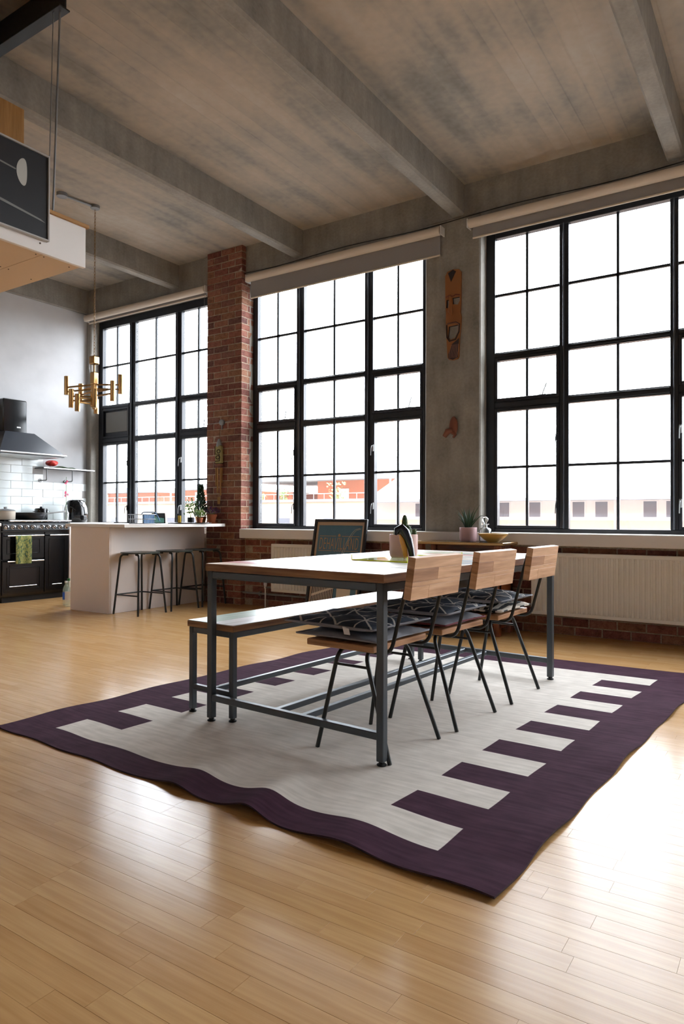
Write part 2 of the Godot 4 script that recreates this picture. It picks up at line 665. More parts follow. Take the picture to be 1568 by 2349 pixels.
func build_shell() -> void:
	var c := setting("ceiling", "board marked concrete ceiling with cast beams")
	var g := G.new()
	g.span(v3(-8.5, CEIL, OUTER), v3(RX + 0.3, CEIL + 0.25, 9.9))
	part(c, "slab", g, M.board_concrete)
	for x in [-6.46, -4.545, -2.665, -0.80, 1.07, 2.95, 4.83]:
		g = G.new()
		g.span(v3(x - 0.065, 3.838, -0.02), v3(x + 0.065, CEIL + 0.02, 9.62), 0.016)
		part(c, "beam", g, M.concrete)
	# window wall: concrete frame, brick below the sill is built separately
	var w := setting("wall_north", "concrete framed window wall")
	g = G.new()
	g.span(v3(-8.5, 3.70, OUTER), v3(RX + 0.3, CEIL + 0.05, 0.0))
	part(w, "edge_beam", g, M.concrete)
	var ends := [[-8.5, OPEN[0][0]], [OPEN[0][7], OPEN[1][0]], [OPEN[1][7], OPEN[2][0]], [OPEN[2][7], OPEN[3][0]], [OPEN[3][7], OPEN[4][0]], [OPEN[4][7], RX + 0.3]]
	for i in 6:
		g = G.new()
		var f := -0.06 if i == 1 else (0.0 if i != 2 else 0.012)
		g.span(v3(ends[i][0], 0.0, OUTER), v3(ends[i][1], 3.83 if i == 2 else 3.72, f), 0.012)
		part(w, "pillar", g, M.concrete)
	g = G.new()
	g.span(v3(-8.3, -0.2, OUTER), v3(RX + 0.3, 0.80, -0.004))
	part(w, "mortar_backing", g, M.mortar)
	# left wall, with the cast beam that it carries
	var l := setting("wall_left", "white painted kitchen wall")
	g = G.new()
	g.span(v3(-8.5, -0.2, OUTER), v3(-8.2, 3.79, 9.9))
	part(l, "plaster", g, M.white_wall)
	g = G.new()
	g.span(v3(-8.5, 3.79, OUTER), v3(-8.17, CEIL + 0.05, 9.9), 0.012)
	part(l, "beam", g, M.concrete)
	g = G.new()
	g.span(v3(-8.205, 0.95, 0.0), v3(-8.1975, 1.45, 1.9))
	g.span(v3(-8.205, 1.45, 0.657), v3(-8.1975, 1.748, 1.9))
	part(l, "grout_bed", g, M.grout)
	var tm := {}
	for row in 8:
		var y := 0.956 + row * 0.0988
		var z := 0.804 - 0.294 * 3 + (0.147 if row % 2 == 1 else 0.0)
		while z < 1.85:
			var a := maxf(z, 0.003)
			var b := z + 0.294
			if b - a > 0.03 and (row < 5 or a > 0.63):
				var k := snappedf(b - a, 0.001)
				if not tm.has(k):
					g = G.new()
					g.box(Vector3.ZERO, v3(0.008, 0.0962, k - 0.003), 0.0018)
					tm[k] = g.mesh()
				part(l, "tile", tm[k], M.tile, v3(-8.1955, y + 0.0494, (a + b) / 2.0))
			z += 0.294
	var r := setting("wall_right", "white painted wall")
	g = G.new()
	g.span(v3(RX, -0.2, OUTER), v3(RX + 0.3, CEIL + 0.05, 9.9))
	part(r, "plaster", g, M.white_wall)
	var b := setting("wall_back", "white painted wall")
	g = G.new()
	g.span(v3(-8.5, -0.2, 9.6), v3(RX + 0.3, CEIL + 0.05, 9.9))
	part(b, "plaster", g, M.white_wall)
	# painted sill running under the windows from the brick pillar
	var t := setting("trim_1", "white painted window sill")
	g = G.new()
	g.span(v3(-5.30, 0.762, -0.2), v3(RX, 0.868, 0.10), 0.006)
	part(t, "sill", g, M.white_paint)
	t = setting("trim_2", "painted sill behind the kitchen counter")
	g = G.new()
	g.span(v3(-8.2, 0.80, -0.2), v3(-5.92, 0.868, 0.0), 0.004)
	part(t, "sill", g, M.white_paint)


func build_floor() -> void:
	var f := setting("floor", "honey coloured wood strip floor")
	var g := G.new()
	g.span(v3(-8.5, -0.25, OUTER), v3(RX + 0.3, -0.011, 9.9))
	part(f, "subfloor", g, mat("subfloor", 120, 84, 50, 0.8))
	var cam := Transform3D(Basis.from_euler(v3(deg_to_rad(0.45), deg_to_rad(33.45), deg_to_rad(0.16))), v3(0, 1, 6)).affine_inverse()
	var lens := [0.36, 0.44, 0.52, 0.62]
	var all := []
	var wide := 0.0655
	for row in 146:
		var z := row * wide
		var x := -8.2 - rng.randf() * 0.4
		while x < RX:
			var k := rng.randi_range(0, 3)
			var m := rng.randi_range(0, 4)
			var mid := v3(x + lens[k] / 2.0, 0, z + wide / 2.0)
			var p := cam * mid
			var score := 0.0
			if p.z < -0.3 and absf(p.x / p.z) < 0.52 and absf(p.y / p.z) < 0.8:
				if not (mid.x > -2.9 and mid.x < -0.75 and mid.z > 1.3 and mid.z < 3.95):
					score = 1.0 / pow(p.length(), 3.0)
			all.append([score, k, m, mid])
			x += lens[k]
	all.sort_custom(func(a, b): return a[0] > b[0])
	var shapes := []
	for k in 4:
		for j in 3:
			g = G.new()
			g.off = Vector2(0.41 * j + 0.2 * k, 0.17 * j + 0.05 * k)
			g.box(Vector3.ZERO, v3(lens[k] - 0.0004, 0.011, wide - 0.0004), 0.0003)
			shapes.append(g.mesh())
	var rest := []
	for i in 5:
		rest.append(G.new())
	for i in all.size():
		var s: Array = all[i]
		if i < 300:
			part(f, "floor_strip", shapes[s[1] * 3 + i % 3], M["floor_%d" % s[2]], s[3] + v3(0, -0.0055, 0))
		else:
			var q: G = rest[s[2]]
			q.off = Vector2(s[3].x * 0.37, s[3].z * 1.7)
			var hx: float = lens[s[1]] / 2.0 - 0.0002
			var hz := wide / 2.0 - 0.0002
			var o: Vector3 = s[3]
			q.poly([o + v3(-hx, 0, -hz), o + v3(hx, 0, -hz), o + v3(hx, 0, hz), o + v3(-hx, 0, hz)], Vector3.UP)
			for sd in [-1.0, 1.0]:
				q.poly([o + v3(-hx, 0, hz * sd), o + v3(hx, 0, hz * sd), o + v3(hx, -0.011, hz * sd), o + v3(-hx, -0.011, hz * sd)], v3(0, 0, sd))
				q.poly([o + v3(hx * sd, 0, -hz), o + v3(hx * sd, 0, hz), o + v3(hx * sd, -0.011, hz), o + v3(hx * sd, -0.011, -hz)], v3(sd, 0, 0))
	var am := ArrayMesh.new()
	for i in 5:
		var sub: ArrayMesh = rest[i].mesh()
		am.add_surface_from_arrays(Mesh.PRIMITIVE_TRIANGLES, sub.surface_get_arrays(0))
		am.surface_set_material(i, M["floor_%d" % i])
	var o := MeshInstance3D.new()
	o.name = "floor_strips"
	o.mesh = am
	o.set_meta("kind", "stuff")
	f.add_child(o, true)


func build_brickwork() -> void:
	# the pillar of red brick between two windows
	var p := setting("pillar_brick", "red brick pillar rising to the ceiling beside the kitchen island")
	var g := G.new()
	g.span(v3(-5.8375, 0.0, -0.12), v3(-5.3025, CEIL, 0.0665))
	part(p, "mortar", g, M.mortar)
	var x0 := -5.84
	var wide := 0.54
	var shape := {}
	var lay := func(a: float, b: float, y: float, z0: float, z1: float) -> void:
		var size := v3(b - a, 0.066, z1 - z0)
		var key := "%.3f %.3f %d" % [size.x, size.z, rng.randi_range(0, 2)]
		if not shape.has(key):
			var q := G.new()
			q.off = Vector2(rng.randf(), rng.randf())
			q.box(Vector3.ZERO, size, 0.003)
			shape[key] = q.mesh()
		var o := part(p, "brick", shape[key], M["brick_%d" % rng.randi_range(0, 6)], v3((a + b) / 2.0, y, (z0 + z1) / 2.0 + rng.randf_range(-0.003, 0.003)))
		o.rotation = v3(rng.randf_range(-0.012, 0.012), rng.randf_range(-0.012, 0.012), rng.randf_range(-0.008, 0.008))
	for i in 55:
		var y := 0.035 + i * 0.075
		if i % 2 == 0:
			lay.call(x0, x0 + 0.215, y, -0.03, 0.07)
			lay.call(x0 + 0.225, x0 + 0.43, y, -0.03, 0.07)
			lay.call(x0 + 0.44, x0 + wide, y, -0.14, 0.07)
		else:
			lay.call(x0, x0 + 0.1025, y, -0.03, 0.07)
			lay.call(x0 + 0.1125, x0 + 0.3275, y, -0.03, 0.07)
			lay.call(x0 + 0.3375, x0 + wide, y, -0.03, 0.07)
			lay.call(x0 + 0.44, x0 + wide, y, -0.14, -0.04)
	# the brick face below the sill
	var w: Node = get_node("wall_north")
	var kinds := []
	for k in 3:
		g = G.new()
		g.off = Vector2(rng.randf(), rng.randf())
		g.box(Vector3.ZERO, v3(0.215, 0.066, 0.05), 0.003)
		kinds.append(g.mesh())
	var more := G.new()
	for i in 10:
		var y := 0.035 + i * 0.075
		var x := -5.29 + (0.1075 if i % 2 == 0 else 0.0)
		while x < RX - 0.1:
			if x < -0.4:
				part(w, "brick", kinds[rng.randi_range(0, 2)], M["brick_%d" % rng.randi_range(0, 6)], v3(x + 0.1075, y, -0.025 + rng.randf_range(-0.003, 0.002)))
			else:
				more.box(v3(x + 0.1075, y, -0.025), v3(0.215, 0.066, 0.05))
			x += 0.225
	part(w, "brick_courses", more, M.brick_0).set_meta("kind", "stuff")


func ring(g: G, a: Vector2, b: Vector2, w: float, z0: float, z1: float, bev := 0.003) -> void:
	g.span(v3(a.x, a.y, z0), v3(a.x + w, b.y, z1), bev)
	g.span(v3(b.x - w, a.y, z0), v3(b.x, b.y, z1), bev)
	g.span(v3(a.x + w, a.y, z0), v3(b.x - w, a.y + w, z1), bev)
	g.span(v3(a.x + w, b.y - w, z0), v3(b.x - w, b.y, z1), bev)


func build_windows() -> void:
	var za := -0.195
	var zb := -0.13
	var mz := -0.167
	var rows := [[0.905, 2.01], [2.08, 2.48], [2.535, 3.60]]
	for n in 5:
		var o: Array = OPEN[n]
		var w := setting("window_%d" % (n + 1), "tall black steel window of three lights")  # the last window is an unseen addition that brightens the room
		var g := G.new()
		g.span(v3(o[0], 0.86, za), v3(o[1], 3.70, zb), 0.004)
		g.span(v3(o[6], 0.86, za), v3(o[7], 3.70, zb), 0.004)
		g.span(v3(o[1], 0.86, za), v3(o[6], 0.905, zb), 0.004)
		g.span(v3(o[1], 3.60, za), v3(o[6], 3.70, zb), 0.004)
		part(w, "frame", g, M.frame_black)
		for k in [2, 4]:
			g = G.new()
			g.span(v3(o[k], 0.905, za), v3(o[k + 1], 3.60, zb - 0.004), 0.004)
			var mid: float = (o[k] + o[k + 1]) / 2.0
			var mu := part(w, "mullion", g, M.frame_black)
			g = G.new()
			g.span(v3(mid - 0.006, 0.905, zb - 0.004), v3(mid + 0.006, 3.60, zb + 0.014), 0.002)
			part(mu, "cover_strip", g, M.frame_fin)
		for li in 3:
			var xa: float = o[1 + 2 * li]
			var xb: float = o[2 + 2 * li]
			for y in [[2.01, 2.08], [2.48, 2.535]]:
				g = G.new()
				g.span(v3(xa, y[0], za), v3(xb, y[1], zb - 0.006), 0.004)
				g.span(v3(xa, y[0] + 0.012, zb - 0.008), v3(xb, y[1] - 0.012, zb + 0.004), 0.003)
				part(w, "transom", g, M.frame_black)
			for ri in 3:
				var a := Vector2(xa, rows[ri][0])
				var b := Vector2(xb, rows[ri][1])
				var sash := li != 1 and ri < 2
				var to: Node = w
				if sash:
					g = G.new()
					ring(g, a, b, 0.026, za + 0.004, zb + 0.006)
					to = part(w, "sash", g, M.frame_black)
					a += Vector2(0.026, 0.026)
					b -= Vector2(0.026, 0.026)
				if n == 0 and li == 0 and ri == 1:
					# ventilation panel in place of glass
					g = G.new()
					g.span(v3(a.x, a.y, mz - 0.01), v3(b.x, b.y, mz + 0.01))
					part(to, "solid_panel", g, M.frame_black)
					g = G.new()
					g.span(v3(a.x + 0.03, a.y + 0.05, mz + 0.008), v3(b.x - 0.03, b.y - 0.02, mz + 0.02), 0.003)
					part(to, "vent_plate", g, mat("vent_plate", 116, 114, 108, 0.4))
					continue
				var mx := (a.x + b.x) / 2.0
				g = G.new()
				g.span(v3(mx - 0.0115, a.y, mz - 0.014), v3(mx + 0.0115, b.y, mz + 0.016), 0.003)
				part(to, "glazing_bar", g, M.frame_black)
				var ys := [a.y, b.y]
				if ri != 1:
					var my := 1.468 if ri == 0 else 3.072
					g = G.new()
					g.span(v3(a.x, my - 0.0115, mz - 0.014), v3(b.x, my + 0.0115, mz + 0.016), 0.003)
					part(to, "glazing_bar", g, M.frame_black)
					ys = [a.y, my, b.y]
				for j in ys.size() - 1:
					for xx in [[a.x, mx], [mx, b.x]]:
						g = G.new()
						g.span(v3(xx[0], ys[j], mz - 0.003), v3(xx[1], ys[j + 1], mz + 0.003))
						part(to, "pane", g, M.pane)
				if sash and ri == 0:
					# two lever handles on the meeting stile
					var hx := b.x + 0.012 if li == 0 else a.x - 0.012
					for y in [1.12, 1.72]:
						g = G.new()
						g.box(v3(hx, y, zb + 0.012), v3(0.02, 0.07, 0.014), 0.003)
						g.tube([v3(hx, y + 0.02, zb + 0.015), v3(hx, y + 0.02, zb + 0.04), v3(hx - 0.002, y - 0.01, zb + 0.05), v3(hx - 0.004, y - 0.08, zb + 0.052)], 0.0045, 6)
						part(to, "handle", g, M.frame_black if li == 0 else M.galvanised)
				elif sash:
					# peg stay
					g = G.new()
					var sx := b.x - 0.12
					g.box(v3(sx, a.y - 0.008, zb + 0.012), v3(0.07, 0.016, 0.02), 0.003)
					g.tube([v3(sx, a.y, zb + 0.014), v3(sx + 0.05, a.y + 0.09, zb + 0.05)], 0.005, 6)
					part(to, "stay", g, M.frame_black)


func build_outside() -> void:
	var ground := setting("ground", "pale street far below the windows")
	var g := G.new()
	g.span(v3(-160, -7.4, -140), v3(120, -7.2, -1.0))
	part(ground, "paving", g, M.asphalt)
	# unseen rest of the flat's building, its height set to shade street and houses opposite
	var own := setting("own_building", "unseen outer walls of the building around the flat, height set for shade")
	for q in [[-110.0, 90.0, CEIL + 0.26, 28.0], [-110.0, 90.0, -7.2, -0.26], [-110.0, -8.51, -0.26, CEIL + 0.26], [RX + 0.31, 90.0, -0.26, CEIL + 0.26]]:
		g = G.new()
		g.span(v3(q[0], q[2], OUTER), v3(q[1], q[3], 9.8))
		part(own, "outer_wall", g, M.outer_brick)
	# white rendered terrace of flats, brick below
	var t := thing("flats", "low white rendered block of flats with peach brick base and dishes on its roof", "building", v3(0, -7.2, -26))
	g = G.new()
	g.span(v3(-19, 8.1, -8), v3(16, 9.1, 0))
	part(t, "wall", g, M.render_white)
	g = G.new()
	g.span(v3(-19, 0, -8), v3(16, 8.1, 0.05))
	part(t, "base", g, M.far_peach)
	g = G.new()
	g.prism(PackedVector2Array([Vector2(0.45, 9.0), Vector2(0.45, 9.14), Vector2(-4, 10.9), Vector2(-8.4, 9.14), Vector2(-8.4, 9.0)]), -16.5, 19.3)
	g.T = Transform3D()
	var rf := part(t, "roof", g, M.render_white)
	rf.rotation.y = -PI / 2.0
	rf.scale = v3(1, 1, 1)
	g = G.new()
	g.span(v3(-19.2, 9.0, 0.3), v3(16.2, 9.12, 0.55))
	part(t, "gutter", g, M.far_slate)
	for x in [-16.6, -15.9, -13.4, -12.1, -10.6, -8.6, -7.6, -5.6, -4.7, -1.6, -0.7, 1.2, 4.0, 5.0, 8.0, 9.0]:
		g = G.new()
		g.span(v3(x, 8.2, -0.05), v3(x + 0.62, 8.98, 0.03))
		var wd := part(t, "window", g, M.far_frame)
		g = G.new()
		g.span(v3(x + 0.05, 8.25, 0.0), v3(x + 0.57, 8.93, 0.04))
		part(wd, "glass", g, M.far_window)
	for x in [-17.6, -14.6, -6.7, -2.8, 2.6]:
		g = G.new()
		g.tube([v3(x, 0, 0.1), v3(x, 9.0, 0.12)], 0.05, 6)
		part(t, "downpipe", g, M.far_frame)
	for d in [[-6.15, 0.42], [-4.9, 0.32]]:
		g = G.new()
		g.tube([v3(d[0], 9.3, -0.8), v3(d[0], 10.0, -0.8)], 0.03, 6)
		g.T = Transform3D(Basis(Vector3.RIGHT, 1.2), v3(d[0], 10.1, -0.75))
		g.lathe([Vector2(0.0, 0.0), Vector2(d[1] * 0.6, 0.05), Vector2(d[1], 0.16), Vector2(d[1] * 0.98, 0.18), Vector2(d[1] * 0.58, 0.07), Vector2(0, 0.02)], 16)
		part(t, "satellite_dish", g, M.far_metal)
	# cream building with a brick penthouse and roof terrace
	t = thing("penthouse_building", "cream building with red brick penthouse under flat slate canopies", "building", v3(0, -7.2, -30))
	g = G.new()
	g.span(v3(-70, 0, -12), v3(-20.5, 9.2, 0))
	part(t, "wall", g, M.render_cream)
	g = G.new()
	g.span(v3(-70.2, 9.2, -0.3), v3(-20.3, 9.36, 0.12))
	part(t, "coping", g, M.far_slate)
	for r in [[-66, -44, 10.2], [-41, -36.5, 10.3], [-33.5, -30, 10.0], [-27.8, -21.5, 10.7]]:
		g = G.new()
		g.span(v3(r[0], 9.2, -9), v3(r[1], r[2], -3))
		part(t, "penthouse", g, M.far_brick)
	for r in [[-67, -43, 10.2], [-41.6, -35.8, 10.3], [-33.8, -20.6, 10.7]]:
		g = G.new()
		g.span(v3(r[0], r[2], -10), v3(r[1], r[2] + 0.16, -1.6))
		g.span(v3(r[0] + 2.0, r[2] + 0.16, -9), v3(r[1] - 2.0, r[2] + 0.5, -3))
		part(t, "canopy", g, M.far_slate)
	for x in [-60.0, -55.5, -51.0, -47.5, -39.6, -37.7, -26.0]:
		g = G.new()
		g.span(v3(x, 9.2, -3.1), v3(x + 0.8, 10.15, -2.95))
		part(t, "door", g, M.far_frame)
	for x in [-32.6, -41.2, -21.4]:
		g = G.new()
		g.tube([v3(x, 9.3, -1.9), v3(x, 10.7, -1.9)], 0.07, 6)
		part(t, "post", g, M.far_frame)
	g = G.new()
	for i in 60:
		g.tube([v3(-69.5 + i * 0.82, 9.36, -0.1), v3(-69.5 + i * 0.82, 9.72, -0.1)], 0.02, 4)
	g.span(v3(-70, 9.7, -0.13), v3(-20.5, 9.74, -0.07))
	part(t, "railing", g, M.far_frame)
	for x in [-64.0, -58.0, -52.0, -46.0, -39.5, -37.2, -34.0, -28.8, -25.2, -22.4]:
		g = G.new()
		g.span(v3(x, 7.6, -0.05), v3(x + 0.9, 8.15, 0.03))
		part(t, "window", g, M.far_window)
	var bushes := [["loose leafy bush in front of the penthouse door", -25.0, 0.62, 0.55], ["round bush standing beside the terrace post", -33.8, 0.6, 0.5], ["low clipped bush between the canopies", -31.5, 0.7, 0.26], ["small bush beside the slate canopy edge", -29.4, 0.4, 0.45]]
	for b in bushes:
		var s := thing("terrace_bush", b[0], "bush", v3(b[1], 2.0, -31.2))
		g = G.new()
		for k in 110:
			var a := rng.randf() * TAU
			var rr: float = b[2] * sqrt(rng.randf())
			var y: float = b[3] * 2.2 * rng.randf()
			var p := v3(cos(a) * rr, y + 0.05, sin(a) * rr)
			var d := v3(rng.randf_range(-1, 1), rng.randf_range(-0.4, 1), rng.randf_range(-1, 1)).normalized() * 0.12
			var q := d.cross(v3(0.3, 0.5, 0.2)).normalized() * 0.07
			g.poly([p - q, p - d * 0.4, p + q, p + d], Vector3.UP)
		part(s, "foliage", g, M.far_leaf)
		g = G.new()
		g.tube([v3(0, 0, 0), v3(0, b[3] * 1.6, 0)], 0.05, 5)
		part(s, "stem", g, M.far_leaf)


func build_loft() -> void:
	var l := setting("mezzanine", "hanging sleeping platform with white fascia and bare plasterboard underside")
	var g := G.new()
	g.span(v3(-3.595, 2.495, 3.40), v3(-3.57, 2.735, 9.4), 0.002)
	part(l, "fascia", g, M.white_paint)
	g = G.new()
	g.span(v3(-8.19, 2.53, 3.41), v3(-3.595, 2.735, 3.424))
	part(l, "end_board", g, M.white_paint)
	g = G.new()
	g.axis = 2
	g.span(v3(-3.64, 2.735, 3.385), v3(-3.555, 2.755, 9.4), 0.002)
	part(l, "timber_edge", g, M.ply)
	g = G.new()
	g.span(v3(-8.19, 2.52, 3.425), v3(-3.64, 2.745, 9.4))
	part(l, "deck", g, M.ply)
	var zs := [3.405, 3.652, 4.85, 6.05, 7.25, 9.4]
	for i in 5:
		g = G.new()
		g.span(v3(-8.19, 2.505, zs[i] + 0.0015), v3(-3.598, 2.519, zs[i + 1] - 0.0015), 0.001)
		part(l, "plasterboard", g, M.plasterboard)
	for p in [[-3.66, 3.45], [-4.05, 3.45], [-4.45, 3.45], [-3.64, 3.63], [-3.64, 3.68], [-4.0, 3.63], [-4.0, 3.68]]:
		g = G.new()
		g.tube([v3(p[0], 2.502, p[1]), v3(p[0], 2.507, p[1])], 0.004, 6)
		part(l, "screw", g, M.screw)
	g = G.new()
	g.tube([v3(-3.571, 2.545, 3.70), v3(-3.566, 2.545, 3.70)], 0.005, 8)
	part(l, "bolt", g, M.screw)
	g = G.new()
	g.span(v3(-8.1, 3.93, 3.575), v3(-3.52, 4.12, 3.585))
	g.span(v3(-8.1, 3.93, 3.55), v3(-3.52, 3.94, 3.62), 0.002)
	part(l, "steel_channel", g, M.black_satin)
	g = G.new()
	g.tube([v3(-3.565, 3.93, 3.585), v3(-3.60, 2.755, 3.60)], 0.006, 8)
	part(l, "hanger_rod", g, M.galvanised)
	g = G.new()
	g.tube([v3(-3.60, 3.93, 3.605), v3(-3.615, 2.755, 3.62)], 0.003, 6)
	part(l, "hanger_rod", g, M.galvanised)
	# framed photograph hung on the fascia
	var f := thing("framed_photograph", "large framed black and white photograph hung over the white platform edge", "picture", v3(-3.57, 2.56, 3.66))
	g = G.new()
	g.T = Transform3D(Basis(Vector3.UP, PI / 2.0), v3(0.004, 0, 0.0))
	ring(g, Vector2(-0.78, 0), Vector2(0, 0.486), 0.009, 0.0, 0.028, 0.001)
	part(f, "frame", g, mat("silver_paint", 172, 170, 166, 0.4))
	g = G.new()
	g.span(v3(0.006, 0.008, 0.008), v3(0.022, 0.478, 0.772))
	var pr := part(f, "print", g, M.print_black)
	g = G.new()
	var oval := PackedVector2Array()
	for i in 28:
		var a := TAU * i / 28.0
		oval.append(Vector2(-0.165 + 0.031 * cos(a) + 0.01 * sin(a) * sin(a), 0.335 + 0.075 * sin(a)))
	g.T = Transform3D(Basis(Vector3.UP, PI / 2.0), v3(0.022, 0, 0))
	g.prism(oval, 0.0, 0.0006)
	part(pr, "pale_oval", g, M.print_pale)
	g = G.new()
	g.T = Transform3D(Basis(Vector3.UP, PI / 2.0), v3(0.022, 0, 0))
	g.prism(PackedVector2Array([Vector2(-0.77, 0.19), Vector2(-0.02, 0.10), Vector2(-0.05, 0.113), Vector2(-0.77, 0.215)]), 0.0, 0.0006)
	g.prism(PackedVector2Array([Vector2(-0.77, 0.375), Vector2(-0.2, 0.33), Vector2(-0.2, 0.338), Vector2(-0.77, 0.395)]), 0.0, 0.0006)
	part(pr, "pale_streak", g, M.print_grey)
	# cupboard on the platform
	var cb := thing("cupboard", "plain brown timber cupboard standing on the sleeping platform", "cupboard", v3(-4.25, 2.756, 4.3))
	g = G.new()
	g.axis = 1
	g.span(v3(-0.28, 0, -0.75), v3(0.262, 0.76, 0.75), 0.004)
	part(cb, "carcass", g, M.ply)
	for i in 3:
		g = G.new()
		g.axis = 1
		g.span(v3(0.262, 0.01, -0.748 + i * 0.5), v3(0.28, 0.752, -0.254 + i * 0.5), 0.003)
		part(cb, "door", g, M.ply)


func rug_height(u: float, v: float) -> float:
	# folds pushed up along the edge towards the camera (v = 1) and softly along the other edges
	var near := smoothstep(0.80, 1.0, v)
	var h := 0.029 * near * exp(-pow((u - 0.645 + 0.25 * (1.0 - v)) / 0.034, 2.0))
	h += 0.020 * near * exp(-pow((u - 0.505 + 0.2 * (1.0 - v)) / 0.04, 2.0))
	h += 0.016 * near * exp(-pow((u - 0.80 + 0.3 * (1.0 - v)) / 0.05, 2.0))
	h += 0.010 * smoothstep(0.93, 1.0, v) * exp(-pow((u - 0.95) / 0.08, 2.0))
	var left := smoothstep(0.10, 0.0, u)
	h += 0.007 * left * (0.5 + 0.5 * sin(v * 30.0)) * smoothstep(0.0, 0.2, v)
	var right := smoothstep(0.90, 1.0, u)
	h += 0.010 * right * maxf(0.0, sin(v * 23.0 + 0.6)) * smoothstep(1.0, 0.9, v)
	return h


func rug_point(u: float, v: float, lift: float) -> Vector3:
	var a := Vector2(-2.92, 1.15).lerp(Vector2(-0.45, 1.09), u)
	var b := Vector2(-3.17, 4.165).lerp(Vector2(-0.66, 4.28), u)
	var p := a.lerp(b, v)
	p.x -= 0.035 * sin(PI * v) * (1.0 - u)
	p.x -= 0.02 * sin(PI * v) * u
	p.x += 0.004 * sin(v * 41.0) * absf(u * 2.0 - 1.0)
	p.y += 0.006 * sin(u * 37.0) * smoothstep(0.7, 1.0, v)
	return v3(p.x, 0.0006 + lift + rug_height(u, v), p.y)


func build_rug() -> void:
	var r := thing("rug", "plum and oatmeal flat woven rug with toothed border under the dining table", "rug")
	var g := G.new()
	g.sheet(150, 150, func(u, v): return rug_point(u, v, 0.0064), true)
	part(r, "pile", g, M.rug)
	g = G.new()
	g.sheet(60, 60, func(u, v): return rug_point(u, v, 0.0), false)
	for k in 4:
		g.sheet(150, 1, func(s, w):
			var lift: float = 0.0064 * w
			match k:
				0: return rug_point(s, 1.0, lift)
				1: return rug_point(s, 0.0, lift)
				2: return rug_point(0.0, s, lift)
			return rug_point(1.0, s, lift), k == 1 or k == 2)
	part(r, "backing", g, M.rug_under)


